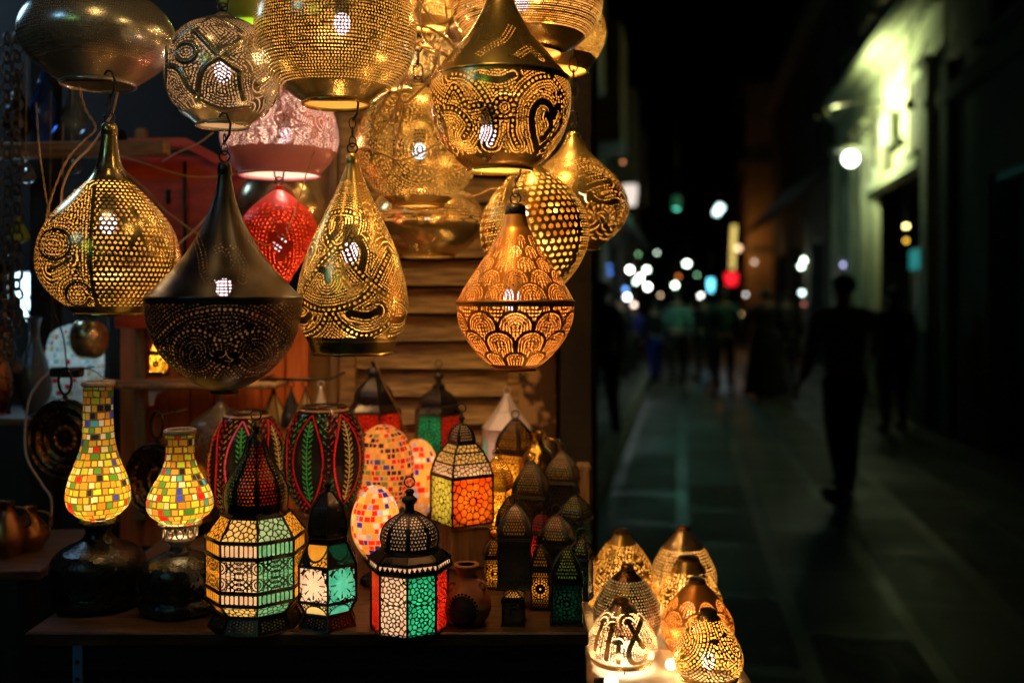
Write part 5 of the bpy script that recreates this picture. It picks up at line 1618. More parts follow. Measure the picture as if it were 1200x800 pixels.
def vase(label, cx, yt, yb, hw, d, mat, group="dark glassware crowded on the left"):
    loc = P(cx, yb, d); k = d / F; h = (yb - yt) * k; r = hw * k
    t = thing("glass_vase", label, "vase", loc, 0, group)
    pr = crom([(h, r * .42), (h * .9, r * .3), (h * .75, r * .35), (h * .5, r * .8), (h * .28, r), (h * .1, r * .7), (h * .03, r * .5), (0, r * .55)], 5)
    MB().lathe((0, 0, 0), [(z, q) for z, q in pr], 28, 0, False, True).build("vase_body", [mat], t, True)
    MB().lathe((0, 0, h), [(0.002, r * .38), (0.003, r * .46), (-0.004, r * .46), (-0.004, r * .4)], 28).build("lip", [mat], t, True)
    return t
vase("tall smoky glass vase at the far left under the chain", 4, 310, 485, 15, 2.5, "ceramic_dark")
vase("round smoky glass vase beside the light panel", 40, 372, 486, 20, 2.55, "vase_glass")
vase("small brown glass bottle at the far left edge", -2, 380, 486, 16, 2.45, "bronze_dark")
vase("blue glass bottle on the upper left rail", 52, 66, 166, 17, 2.5, "blue_glass")
vase("clear glass bottle on the upper left rail", 86, 92, 166, 14, 2.5, "vase_glass")
vase("dark glass flask at the left end of the upper rail", 20, 88, 166, 16, 2.5, "ceramic_dark")
# chain of metal mesh far left
t = thing("hanging_chain_string", "long string of dark metal links hanging at the far left edge", "chain", P(8, 420, 2.3))
chain_mb((0, 0, 0), 0.75, 0.022, 0.010, 0.003).build("links", ["dark_iron"], t, True)
chain_mb((0.018, 0.01, 0.05), 0.75, 0.022, 0.010, 0.003).build("links", ["dark_iron"], t, True)

# white mosaic lampshade lit by the panel, with a stone-like round lamp
loc = P(88, 500, 2.62)
t = thing("mosaic_lamp", "pale mosaic lamp with small red diamonds, behind the bronze plate", "lamp", loc)
perf_shade("mosaic_shade", [(380, 8), (388, 24), (402, 30), (425, 32), (460, 30), (500, 26)], 88, 2.62, loc, "mosaic", t, None, 0.0022, None,
           tiles([((0.7, 0.8, 0.75), 5), ((0.5, 0.04, 0.03), 1.5), ((0.55, 0.45, 0.12), 1.5), ((0.2, 0.5, 0.6), 2)], 0.016, (0.6, 0.7, 0.7), 0.2, 4))
bulb(t, (0, 0, 0.19), 0.35, (0.7, 0.9, 1.0), 0.012, "bulb_cool", 1.2, socket=False)
loc = P(104, 420, 2.55)
t = thing("brass_bell", "dull brass round bell lying on the pale mosaic lamp's right", "bell", loc)
MB().lathe((0, 0, 0), [(z, r) for z, r in crom([(0.10, 0.008), (0.095, 0.03), (0.07, 0.045), (0.035, 0.046), (0.01, 0.035), (0.0, 0.02)], 4)], 28).build("bell_body", ["brass_pale"], t, True)
MB().ring((0, 0, 0.108), 0.009, 0.002, 'y', 12, 6).build("ring", ["black_metal"], t, True)
MB().tube([(0, 0, 0.115), (0.0, 0, 0.55)], 0.002, 6).build("cord", ["cable_black"], t)
# power strip + white cable
t = thing("power_strip", "black power strip with a white cable curling down beside the bronze plate", "power strip", P(78, 436, 2.3))
k = 2.3 / F
MB().box((0, 0, 0), (36 * k, 0.03, 12 * k), 0, 0, 0.004).build("strip_body", ["plastic_black"], t)
MB().tube(crom([(-18 * k, 0, 2 * k), (-34 * k, 0, -14 * k), (-46 * k, 0, -40 * k), (-48 * k, 0, -95 * k), (-30 * k, 0, -130 * k), (-18 * k, 0, -150 * k), (-22 * k, 0, -190 * k), (-40 * k, 0, -232 * k), (-60 * k, 0, -252 * k)], 8), 0.0028, 7).build("cable", ["cable_white"], t, True)
MB().tube(crom([(0, 0, 6 * k), (-6 * k, 0.01, 40 * k), (-20 * k, 0.02, 90 * k), (10 * k, 0.03, 150 * k), (26 * k, 0.03, 200 * k)], 8), 0.002, 6).build("cable", ["cable_black"], t, True)
MB().tube(crom([(18 * k, 0, 6 * k), (32 * k, 0.01, 0), (50 * k, 0.05, -12 * k), (110 * k, 0.3, -20 * k)], 8), 0.002, 6).build("cable", ["wire_brass"], t, True)

# second little table at far left with brass pieces
t = thing("side_table", "small dark table at the far left with a worn top", "table", ((-10 - 600) * 2.1 / F, 2.15, 0))
zt_ = CH - (655 - HY) * 2.1 / F
o_ = MB().box((0, 0, zt_), (0.30, 0.36, 0.02), 0, 0.06, 0.003); o_.build("tabletop", ["wood_table"], t)
for sx in (-.12, .12):
    for sy in (-.14, .14):
        MB().box((sx, sy, (zt_ - .01) / 2), (.03, .03, zt_ - .01), 0, 0.06, .002).build("leg", ["wood_front"], t)
for i, (x, y, h, lb) in enumerate(((8, 652, 62, "gold-brown brass pot at the far left edge"), (34, 648, 50, "smaller brass pot beside the white cable"), (-12, 662, 70, "brass pot cut off by the left edge of the view"))):
    loc = P(x, y, 2.1 + 0.05 * (i == 1)); loc.z = zt_ + 0.01; k = 2.1 / F; H = h * k
    p = thing("brass_pot", lb, "pot", loc, 0, "brass pots on the side table")
    MB().lathe((0, 0, 0), [(z, r) for z, r in crom([(H, 0.016), (H * .92, 0.014), (H * .8, 0.016), (H * .55, 0.034), (H * .3, 0.042), (H * .08, 0.03), (0, 0.028)], 4)], 28, 0, False, True).build("pot_body", ["bronze"], p, True)
    MB().tube(crom([(0.014, 0, H * .9), (0.04, 0, H * .85), (0.05, 0, H * .6), (0.036, 0, H * .5)], 4), 0.003, 6).build("handle", ["bronze"], p, True)

# ------------------------------------------------------------------ brass wires and cords
WG = "loose brass wires tangled among the hanging lamps"
def wire(label, pts, d, r=0.0018, mat="wire_brass", twist=False):
    pts3 = [P(x, y, d + (dz[0] if dz else 0)) for x, y, *dz in pts]
    base = pts3[-1].copy()
    cv = crom([p - base for p in pts3], 10)
    mb = MB()
    if twist:
        a = []; b = []
        for i, p in enumerate(cv):
            ph = i * 0.9
            a.append(Vector(p) + Vector((math.cos(ph), math.sin(ph), 0.3 * math.cos(ph))) * r)
            b.append(Vector(p) - Vector((math.cos(ph), math.sin(ph), 0.3 * math.cos(ph))) * r)
        mb.tube(a, r * 0.8, 5); mb.tube(b, r * 0.8, 5)
    else:
        mb.tube(list(cv), r, 6)
    o = mb.build("brass_wire" if mat == "wire_brass" else "cord", [mat], None, True)
    o.location = base
    return tag(o, label, "wire", WG)
wire("wire drooping from the left rail to the left teardrop lamp's shoulder", [(92, 100), (100, 128), (112, 150), (98, 165), (80, 185), (66, 215), (56, 245), (54, 262)], 1.84, 0.0016, twist=True)
wire("thick wire bending beside the neck of the left teardrop lamp", [(138, 108), (130, 135), (108, 170), (84, 195), (72, 225), (74, 245), (84, 238), (88, 222)], 1.86, 0.0022)
wire("pale cord hanging straight down left of the left teardrop lamp", [(42, 120), (46, 175), (50, 205), (54, 232), (58, 250)], 1.95, 0.0012, twist=True)
wire("wire running from the ridged globe down to the red cupboard", [(250, 155), (232, 168), (205, 180), (190, 190)], 2.3, 0.0018)
wire("long dark wire sagging across the red cupboard towards the iron lamp", [(138, 182), (165, 190), (195, 200), (225, 207), (262, 206), (300, 200)], 2.2, 0.0025)
wire("wire slanting down across the cupboard to the right", [(145, 200), (170, 222), (195, 248), (225, 270), (240, 278)], 2.35, 0.0025)
wire("short wire crossing the slanting one above the small lamp", [(208, 287), (225, 272), (245, 252), (262, 238)], 2.3, 0.0025)
wire("wire dropping past the red lamp", [(368, 178), (360, 200), (350, 235), (340, 262), (332, 285)], 2.05, 0.0014)
wire("wire passing left of the red lamp", [(262, 262), (285, 270), (300, 282), (322, 290)], 2.05, 0.0014)
for i, (lb, pts) in enumerate((
    ("wire loop nearest the big dotted globe", [(452, 0), (462, 22), (478, 40), (484, 60), (476, 80), (470, 105), (462, 130), (450, 150)]),
    ("wire curling down past the bright open lamp", [(500, -10), (492, 20), (498, 45), (510, 60), (505, 90), (480, 118), (468, 122), (462, 140)]),
    ("wire looping beside the small plain globe", [(520, -10), (524, 30), (515, 60), (512, 90), (490, 100), (478, 88), (484, 60), (500, 40)]),
    ("wire crossing low in the tangle", [(440, 28), (462, 38), (490, 52), (520, 62), (540, 80), (520, 100)]),
    ("wire arching over the ornate globe", [(410, 178), (430, 174), (452, 182), (470, 188), (500, 176), (520, 160)]),
    ("wire hooked down from the tangle's middle", [(478, 10), (470, 60), (466, 100), (472, 128), (466, 160), (460, 200)]),
    ("wire bent like a hook at the tangle's left", [(458, 92), (450, 118), (442, 132), (436, 146), (440, 158)]),
    ("wire trailing right towards the cone-topped lamp", [(505, 70), (525, 95), (545, 100), (552, 120)]),
    ("thin wire between the dotted globe and small globe", [(486, -8), (500, 14), (515, 28), (530, 20), (540, 0)]),
    ("long wire swinging across the upper tangle", [(470, 6), (480, 26), (505, 34), (530, 52), (538, 72)]))):
    wire(lb, pts, 1.98 + 0.03 * (i % 4), 0.0021 + 0.0005 * (i % 2), twist=(i % 3 == 0))
wire("pale wire end pointing right below the cone-topped lamp", [(545, 232), (560, 228), (575, 221), (590, 222)], 2.0, 0.0024)
wire("brown flex looping down over the slats to the red lantern", [(432, 412), (442, 430), (450, 450), (466, 480), (478, 510)], 2.45, 0.0018)
wire("brown flex across the orange boards", [(182, 470), (200, 495), (222, 502), (240, 500)], 2.85, 0.002, "cable_black")
wire("yellow flex lying along the grey shelf edge", [(140, 455), (165, 458), (200, 456), (235, 452)], 2.7, 0.0022)

# unseen cool lamp assumed in the left shop bay, from blue on the brass
GAIN = 1.0
t = thing("assumed_pendant_lamp", "assumed cool white pendant lamp in the shop bay left of the stall", "lamp", Vector((-2.05, 2.7, 2.75)))
emit("cool_globe", (0.35, 0.65, 1.0), 14)
MB().ball((0, 0, 0), 0.17, 20).build("globe", ["cool_globe"], t, True)
MB().lathe((0, 0, 0), [(0.27, 0.02), (0.22, 0.15), (0.12, 0.21), (0.09, 0.22), (0.1, 0.2), (0.2, 0.14)], 24, 0, True).build("lamp_hood", ["black_metal"], t, 50)
MB().tube([(0, 0, 0.2), (0, 0, 1.2)], 0.005, 6).build("cord", ["cable_black"], t)
point_light(t, (0, 0, 0), 1.0, (0.35, 0.68, 1.0), 0.175)

HG = "small glass drops hung along the left edge"
hl = ["clear drop highest at the left edge", "green glass drop beside the hanging chain", "blue glass drop over the round vase", "amber drop by the light panel", "smoky drop under the upper rail", "lowest clear drop left of the bronze plate"]
for i, (x, y, m_) in enumerate(((30, 215, "vase_glass"), (22, 285, "glass_lime"), (58, 300, "blue_glass"), (72, 335, "glass_pale"), (84, 205, "vase_glass"), (16, 440, "vase_glass"))):
    dd_ = 2.36 + 0.03 * i; loc = P(x, y, dd_)
    t = thing("glass_drop", hl[i], "ornament", loc, 0, HG)
    MB().lathe((0, 0, 0), [(z, r) for z, r in crom([(0.062, 0.002), (0.05, 0.007), (0.03, 0.019), (0.012, 0.023), (0.002, 0.012), (0.0, 0.001)], 4)], 20, 0, True, True).build("drop_body", [m_], t, True)
    MB().ring((0, 0, 0.068), 0.006, 0.0012, 'y', 12, 5).build("ring", ["wire_brass"], t, True)
    MB().tube([(0, 0, 0.074), (0.004, 0, 0.4)], 0.001, 5).build("cord", ["wire_brass"], t)
# ------------------------------------------------------------------ the street
PHI = math.atan2(1.0, 0.171)            # street direction
DX, DY = math.cos(PHI), math.sin(PHI)
def W(a, d, z=0.0):                      # a: metres right of the street's axis line, d: depth
    return Vector((a + 0.171 * d, d, z))

def street_mat(name, c1, c2, sx, sy, rough, wet=0.5, mortar=0.02):
    m, nt, b = newmat(name)
    tc = nt.nodes.new("ShaderNodeTexCoord")
    br = nt.nodes.new("ShaderNodeTexBrick")
    br.inputs["Scale"].default_value = 1.0
    br.inputs["Brick Width"].default_value = sx
    br.inputs["Row Height"].default_value = sy
    br.inputs["Mortar Size"].default_value = mortar
    br.inputs["Color1"].default_value = (*c1, 1); br.inputs["Color2"].default_value = (*c2, 1)
    br.inputs["Mortar"].default_value = (0.012, 0.010, 0.008, 1)
    nt.links.new(tc.outputs["Object"], br.inputs["Vector"])
    n = nt.nodes.new("ShaderNodeTexNoise"); n.inputs["Scale"].default_value = 1.3; n.inputs["Detail"].default_value = 8
    nt.links.new(tc.outputs["Object"], n.inputs["Vector"])
    mm = nt.nodes.new("ShaderNodeMix"); mm.data_type = 'RGBA'; mm.blend_type = 'MULTIPLY'; mm.inputs[0].default_value = 0.75
    nt.links.new(br.outputs[0], mm.inputs[6])
    nt.links.new(mix_col(nt, n.outputs[0], (0.35, 0.35, 0.35), (1, 1, 1)), mm.inputs[7])
    nt.links.new(mm.outputs[2], b.inputs["Base Color"])
    rr = nt.nodes.new("ShaderNodeMapRange"); rr.inputs["To Min"].default_value = rough * 0.55; rr.inputs["To Max"].default_value = rough * 1.4
    sb = nt.nodes.new("ShaderNodeMath"); sb.operation = 'MULTIPLY_ADD'; sb.inputs[1].default_value = 9.0
    nt.links.new(br.outputs[0], sb.inputs[0]); nt.links.new(n.outputs[0], sb.inputs[2])
    rr.inputs["From Min"].default_value = 0.4; rr.inputs["From Max"].default_value = 1.5
    nt.links.new(sb.outputs[0], rr.inputs[0]); nt.links.new(rr.outputs[0], b.inputs["Roughness"])
    b.inputs["Specular IOR Level"].default_value = 0.3
    bp = nt.nodes.new("ShaderNodeBump"); bp.inputs["Strength"].default_value = 1.0; bp.inputs["Distance"].default_value = 0.01
    nt.links.new(br.outputs["Fac"], bp.inputs["Height"]); bp.invert = True
    nt.links.new(bp.outputs[0], b.inputs["Normal"])
    MATS[name] = m
street_mat("paving", (0.022, 0.021, 0.017), (0.075, 0.07, 0.055), 1.1, 0.55, 0.62, 0.5, 0.05)
street_mat("ground_mat", (0.03, 0.03, 0.027), (0.04, 0.037, 0.034), 0.3, 0.15, 0.6)
plain("kerb_stone", (0.22, 0.20, 0.16), 0.7, (0.12, 0.11, 0.09), 5)
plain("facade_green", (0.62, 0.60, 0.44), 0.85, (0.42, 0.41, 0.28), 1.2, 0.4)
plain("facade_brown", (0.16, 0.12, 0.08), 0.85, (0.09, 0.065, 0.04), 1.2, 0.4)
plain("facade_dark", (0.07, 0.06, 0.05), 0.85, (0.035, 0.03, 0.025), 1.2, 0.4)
plain("facade_ochre", (0.5, 0.28, 0.10), 0.8, (0.3, 0.16, 0.06), 1.2, 0.4)
plain("stone_trim", (0.6, 0.58, 0.44), 0.8, (0.42, 0.41, 0.3), 3)
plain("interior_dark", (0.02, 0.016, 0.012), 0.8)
plain("interior_wood", (0.10, 0.055, 0.025), 0.6)
plain("awning_cloth", (0.10, 0.095, 0.10), 0.9)
plain("paint_blue", (0.03, 0.16, 0.32), 0.5)

g = MB(); S_ = 220
g.add([(-S_, -S_, 0), (S_, -S_, 0), (S_, S_, 0), (-S_, S_, 0)], [(0, 1, 2, 3)])
tag(g.build("ground", ["ground_mat"]), kind="structure")
# street paving strip (local x along the street, y across)
L = 75.0
o = MB().add([(-6, -3.05, 0.004), (L, -3.05, 0.004), (L, 0.62, 0.004), (-6, 0.62, 0.004)], [(0, 1, 2, 3)]).build("street", ["paving"])
o.location = W(0, 0); o.rotation_euler = (0, 0, PHI); tag(o, kind="structure")
def strip(name, a0, a1, z, mat):
    o = MB().box((L / 2 - 3, -(a0 + a1) / 2, z / 2), (L + 6, a1 - a0, z), 0, 0, 0.01).build(name, [mat])
    o.location = W(0, 0); o.rotation_euler = (0, 0, PHI); return tag(o, kind="structure")
strip("pavement_left", -1.42, -0.78, 0.13, "paving")
strip("kerb_left", -0.775, -0.62, 0.14, "kerb_stone")
strip("pavement_right", 3.22, 3.9, 0.10, "paving") if False else None

def street_obj(name, label, cat, a, d, group=None):
    """local x runs away along the street, local y points left across it"""
    return thing(name, label, cat, W(a, d), PHI, group)

def wall_with_openings(parent, name, length, height, thick, opens, mat, x0=0.0, front_y=0.0, z0=0.0):
    """wall panel butted round rectangular openings; front face at y=front_y, body behind it (-y)"""
    xs = sorted(set([0, length] + [v for o in opens for v in (o[0], o[1])]))
    mb = MB()
    for i in range(len(xs) - 1):
        xa, xb = xs[i], xs[i + 1]; xm = (xa + xb) / 2
        zs = [(o[2], o[3]) for o in opens if o[0] <= xm <= o[1]]
        z = z0
        for a, b in sorted(zs):
            if a > z: mb.box((x0 + xm, front_y - thick / 2, (z + a) / 2), (xb - xa, thick, a - z))
            z = b
        if z < height: mb.box((x0 + xm, front_y - thick / 2, (z + height) / 2), (xb - xa, thick, height - z))
    return mb.build(name, [mat], parent)

# --- lit block on the right (from d=12.2 to 20.6)
u = math.hypot(1, 0.171)
b1 = street_obj("shop_building", "green-lit plastered building with a wide dark shop opening and a projecting ledge", "building", 3.2, 12.2)
len1 = 8.5 * u
ops = [(0.95 * u, 4.5 * u, 0, 3.35), (6.1 * u, 8.0 * u, 0, 2.6), (5.6 * u, 6.2 * u, 3.6, 4.6)]
ops = [(0.95 * u, 4.5 * u, 0, 3.35), (6.5 * u, 7.9 * u, 0, 2.5)]
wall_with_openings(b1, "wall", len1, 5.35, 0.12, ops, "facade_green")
MB().box((len1 / 2, 0.10, 5.42), (len1 + 0.1, 0.55, 0.14)).box((len1 / 2, 0.04, 5.30), (len1, 0.2, 0.1)).build("cornice", ["stone_trim"], b1)
for xx in (0.5 * u, 5.05 * u, 6.15 * u, 8.2 * u):
    MB().box((xx, 0.06, 2.3), (0.34, 0.12, 4.6), 0, 0, 0.02).box((xx, 0.09, 0.5), (0.42, 0.18, 1.0), 0, 0, 0.02).box((xx, 0.08, 4.62), (0.44, 0.16, 0.12), 0, 0, 0.02).build("pilaster", ["stone_trim"], b1)
MB().box((2.9 * u, 0.045, 3.44), (3.7 * u, 0.09, 0.16), 0, 0, 0.01).build("lintel", ["stone_trim"], b1)
MB().box((len1 / 2, -3.5, 2.6), (len1, 0.2, 5.2)).box((0.1, -1.9, 2.6), (0.2, 3.0, 5.2)).box((len1 - 0.1, -1.9, 2.6), (0.2, 3.0, 5.2)).box((len1 / 2, -1.9, 3.6), (len1 - 0.5, 3.0, 0.2)).build("interior", ["interior_wood"], b1)
for xx in (1.7, 2.6, 3.5, 4.3):
    MB().box((xx * u, -0.9, 1.0), (0.7, 0.5, 2.0), 0, 0, 0.02).build("display_cabinet", ["interior_wood"], b1)
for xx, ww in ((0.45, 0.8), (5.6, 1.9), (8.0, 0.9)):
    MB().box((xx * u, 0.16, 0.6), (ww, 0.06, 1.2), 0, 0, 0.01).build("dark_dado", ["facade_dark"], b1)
for xx, zz in ((1.4, 4.1), (3.2, 4.0), (6.9, 4.3)):
    w_ = MB().box((xx * u, 0.01, zz), (0.62, 0.05, 0.95), 0, 0, 0.01).build("shutter", ["facade_brown"], b1)
    MB().box((xx * u, 0.05, zz - 0.52), (0.75, 0.12, 0.06), 0, 0, 0.01).build("sill", ["stone_trim"], w_)
MB().box((4.15 * u, 0.03, 4.25), (0.08, 0.06, 1.0), 0, 0, 0.01).build("pipe", ["facade_brown"], b1)
MB().box((len1 / 2, -1.8, 7.2), (len1 + 0.6, 3.4, 3.4)).build("upper_storey", ["facade_dark"], b1)
# windows of the upper storey
for i in range(4):
    w = MB().box((1.2 + 2.0 * i, -0.08, 7.2), (0.9, 0.06, 1.6), 0, 0, 0.01).build("window", ["interior_dark"], b1)
    MB().box((1.2 + 2.0 * i, -0.03, 6.36), (1.1, 0.14, 0.08), 0, 0, 0.01).build("sill", ["facade_brown"], w)
emit("screen_teal", (0.0, 0.62, 0.62), 0.30)
sc_ = thing("shop_screen", "teal glowing panel inside the wide shop opening", "screen", P(1072, 316, 15.6), PHI)
MB().box((0, 0, 0.16), (0.62, 0.03, 0.30), 0, 0, 0.005).build("screen_glass", ["screen_teal"], sc_)
MB().box((0, -0.02, 0.16), (0.68, 0.03, 0.36), 0, 0, 0.005).build("screen_frame", ["plastic_black"], sc_)
MB().box((0, -0.02, -0.45), (0.5, 0.05, 0.9), 0, 0, 0.005).build("stand", ["plastic_black"], sc_)

# wall lamp of the lit block
lp = P(997, 186, 16.5)
t = thing("wall_lamp", "round white-glowing wall lamp on a bracket, lighting the green facade", "lamp", lp)
emit("lamp_green_white", (0.85, 1.0, 0.85), 12)
MB().ball((0, 0, 0), 0.12, 20, 0, 1.0).build("globe", ["lamp_green_white"], t, True)
MB().lathe((0, 0, 0), [(0.22, 0.03), (0.20, 0.13), (0.15, 0.20), (0.125, 0.22), (0.125, 0.205), (0.14, 0.13)], 24, 0, True).build("lamp_hood", ["stone_trim"], t, 50)
MB().tube([(0, 0, 0.26), (0.0, 0, 0.45), (0.2, 0.03, 0.55), (0.42, 0.06, 0.5)], 0.025, 8).build("bracket", ["black_metal"], t, True)
point_light(t, (0.0, 0.0, 0.0), 28, (0.80, 1.0, 0.46), 0.14)
# bulkhead lamp at the wall's hot patch, with an unseen spot added in front
lw = W(3.2, 15.0, 4.15) + Vector((-0.16, 0.0, 0))
t = thing("bulkhead_lamp", "square white light fixed on the green facade above the shop opening", "lamp", lw, PHI)
emit("bulkhead", (0.85, 1.0, 0.65), 1.6)
MB().box((0, 0.0, 0), (0.5, 0.06, 0.5), 0, 0, 0.03).build("diffuser", ["bulkhead"], t)
MB().box((0, -0.055, 0), (0.56, 0.05, 0.56), 0, 0, 0.01).build("housing", ["stone_trim"], t)
sl = bpy.data.lights.new("wall_wash", 'SPOT'); sl.energy = 400; sl.color = (0.80, 1.0, 0.46); sl.spot_size = R(160); sl.spot_blend = 0.4; sl.shadow_soft_size = 0.1  # spot added to brighten the wall while missing the paving
so = bpy.data.objects.new("wall_wash", sl); link(so, t); so.location = (0, 0.75, 0.25); so.rotation_euler = (R(-92), 0, 0)
MB().tube([(0, 0.0, 0.42), (0, 0.5, 0.42), (0, 0.86, 0.34)], 0.02, 8).build("arm", ["black_metal"], t, True)  # arm and hood made up to carry the added spot
MB().lathe((0, 0.90, 0.27), [(0.10, 0.03), (0.07, 0.10), (-0.05, 0.12)], 16, 0, True).build("spot_hood", ["black_metal"], t, 40)
for i, (x, y) in enumerate(((1083, 128), (1074, 172))):
    d_ = 12.9 + i * 0.6
    p = P(x, y, d_); p.x = W(3.2, d_).x - 0.25
    t = thing("hanging_pendant", ("upper", "lower")[i] + " small unlit pendant hanging on a wire before the green facade", "lamp", p)
    MB().lathe((0, 0, 0), [(0.14, 0.02), (0.1, 0.05), (0.03, 0.075), (0, 0.06)], 16, 0, True, True).build("shade", ["black_metal"], t, True)
    MB().tube([(0, 0, 0.13), (0, 0, 0.9 + 0.3 * (1 - i))], 0.008, 6).build("cord", ["cable_black"], t)
def span_wire(label, a, b, sag, r=0.012):
    base = a.copy(); pts = []
    for i in range(21):
        q = i / 20
        p = a.lerp(b, q) - base; p.z -= sag * 4 * q * (1 - q); pts.append(p)
    o = MB().tube(pts, r, 6).build("overhead_wire", ["cable_black"], None, True)
    o.location = base
    return tag(o, label, "wire", "wires strung along the facade")
span_wire("overhead wire running along the top of the green-lit facade", W(2.9, 12.0, 5.0), W(2.9, 20.5, 4.7), 0.35)
span_wire("lower overhead wire drooping along the green-lit facade", W(2.95, 12.0, 4.7), W(2.95, 18.5, 4.4), 0.3)
span_wire("wire crossing in front of the ledge towards the near building", W(2.7, 9.0, 5.8), W(2.9, 14.0, 5.3), 0.25)

# --- near building on the right
b2 = street_obj("shop_building", "near dark brown building at the right edge with a shuttered doorway", "building", 3.2, 4.6)
len2 = 7.5 * u
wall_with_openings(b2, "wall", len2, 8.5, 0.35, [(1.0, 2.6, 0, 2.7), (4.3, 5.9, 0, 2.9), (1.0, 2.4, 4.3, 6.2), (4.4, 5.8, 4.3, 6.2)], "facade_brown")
MB().box((len2 / 2, 0.06, 4.0), (len2, 0.12, 0.22), 0, 0, 0.02).build("string_course", ["facade_brown"], b2)
MB().box((7.3, 0.05, 2.2), (0.35, 0.1, 4.4), 0, 0, 0.02).build("pilaster", ["facade_brown"], b2)
for x0_, x1_, z0_, z1_ in ((1.0, 2.6, 0, 2.7), (4.3, 5.9, 0, 2.9)):
    dr = MB().box(((x0_ + x1_) / 2, -0.22, (z0_ + z1_) / 2), (x1_ - x0_, 0.06, z1_ - z0_), 0, 0, 0.004)
    dd_ = dr.build("door", ["interior_dark"], b2)
    f_ = MB()
    for xx in (x0_ + 0.05, x1_ - 0.05):
        f_.box((xx, -0.12, (z0_ + z1_) / 2), (0.10, 0.14, z1_ - z0_), 0, 0, 0.01)
    f_.box(((x0_ + x1_) / 2, -0.12, z1_ - 0.05), (x1_ - x0_ - 0.21, 0.14, 0.10), 0, 0, 0.01)
    f_.build("door_frame", ["paint_blue"], dd_)
    MB().ball((x0_ + 0.22, -0.16, 1.1), 0.03, 10).build("handle", ["bronze"], dd_, True)
for x0_ in (1.0, 4.4):
    w = MB().box((x0_ + 0.7, -0.22, 5.25), (1.4, 0.05, 1.9), 0, 0, 0.004).build("window", ["interior_dark"], b2)
    MB().box((x0_ + 0.7, 0.05, 4.27), (1.6, 0.2, 0.08), 0, 0, 0.01).build("sill", ["facade_brown"], w)
# --- far block on the right with an awning
b3 = street_obj("shop_building", "dark shop row with a sloping grey awning beyond the green-lit building", "building", 3.2, 21.0)
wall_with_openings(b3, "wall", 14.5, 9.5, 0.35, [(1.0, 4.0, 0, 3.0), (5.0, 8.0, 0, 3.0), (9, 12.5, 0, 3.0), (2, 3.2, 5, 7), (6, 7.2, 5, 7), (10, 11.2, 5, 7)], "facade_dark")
MB().poly_prism([(0.3, 0.02, 4.5), (0.3, 1.0, 3.9), (0.3, 1.0, 3.75), (0.3, 0.02, 4.35)], (13, 0, 0)).build("awning", ["awning_cloth"], b3)
MB().box((7, 0.15, 8.2), (14.4, 0.5, 0.18)).build("cornice", ["facade_brown"], b3)
MB().box((7, -3.2, 3), (14, 0.2, 6)).build("interior", ["interior_wood"], b3)
for xx in (0.5, 4.5, 8.5, 13.2):
    MB().box((xx, 0.05, 1.9), (0.4, 0.1, 3.6), 0, 0, 0.02).build("pilaster", ["facade_brown"], b3)
b4 = street_obj("tower_building", "warm ochre lit tower house far down the street", "building", 2.35, 36.5)
wall_with_openings(b4, "wall", 6, 9.5, 0.5, [(1, 2, 1.0, 3), (3.5, 4.5, 1, 3), (1, 2, 4.2, 6), (3.5, 4.5, 4.2, 6)], "facade_ochre")
MB().box((0.1, -1.6, 4.7), (0.2, 2.2, 9.4)).build("side_wall", ["facade_ochre"], b4)
for z_ in (3.4, 6.6, 9.5):
    MB().box((3, 0.1, z_), (6.2, 0.3, 0.2)).box((0, -1.0, z_), (0.3, 2.6, 0.2)).build("ledge", ["facade_brown"], b4)
wl = W(2.0, 35.5, 3.4)
tl = thing("facade_lamp", "small amber lamp washing the ochre tower house", "lamp", wl)
MB().ball((0, 0, 0), 0.10, 12).build("globe", ["bulb_warm"], tl, True)
MB().tube([(0, 0, 0.08), (0.05, 0, 0.3), (0.4, 0.05, 0.3)], 0.02, 6).build("bracket", ["black_metal"], tl, True)
point_light(tl, (0, 0, 0), 60, (1.0, 0.5, 0.15), 0.13)
# --- left side of the street
b5 = street_obj("shop_building", "dark left-hand shop row glimpsed past the stall's corner post", "building", -1.45, 8.0)
mb = MB()
b5w = wall_with_openings(b5, "wall", 26, 7.0, -0.35, [(2, 5, 0.0, 2.8), (7, 10, 0, 2.8), (12, 15, 0, 2.8), (17, 20, 0, 2.8), (3, 4, 4, 5.6), (8, 9, 4, 5.6), (13, 14, 4, 5.6), (18, 19, 4, 5.6)], "facade_dark")
MB().box((13, 2.5, 3), (26, 0.2, 6)).build("interior", ["interior_wood"], b5)
for i in range(4):
    MB().poly_prism([(1.8 + 5 * i, -0.02, 3.3), (1.8 + 5 * i, -0.55, 3.0), (1.8 + 5 * i, -0.55, 2.9), (1.8 + 5 * i, -0.02, 3.2)], (3.4, 0, 0)).build("awning", ["awning_cloth"], b5)
    MB().box((3.5 + 5 * i, -0.25, 5.0), (1.6, 0.5, 1.9), 0, 0, 0.03).build("wooden_balcony", ["interior_wood"], b5)
b6 = thing("end_building", "dark building closing the far end of the street", "building", W(-1.0, 62))
wall_with_openings(b6, "wall", 22, 9, 1.0, [(2 + 3 * i, 3.2 + 3 * i, 1.2 + 3.4 * j, 2.9 + 3.4 * j) for i in range(6) for j in range(2)], "facade_dark", -8)
MB().box((3, 3, 5), (22, 0.3, 10)).build("interior", ["interior_wood"], b6)

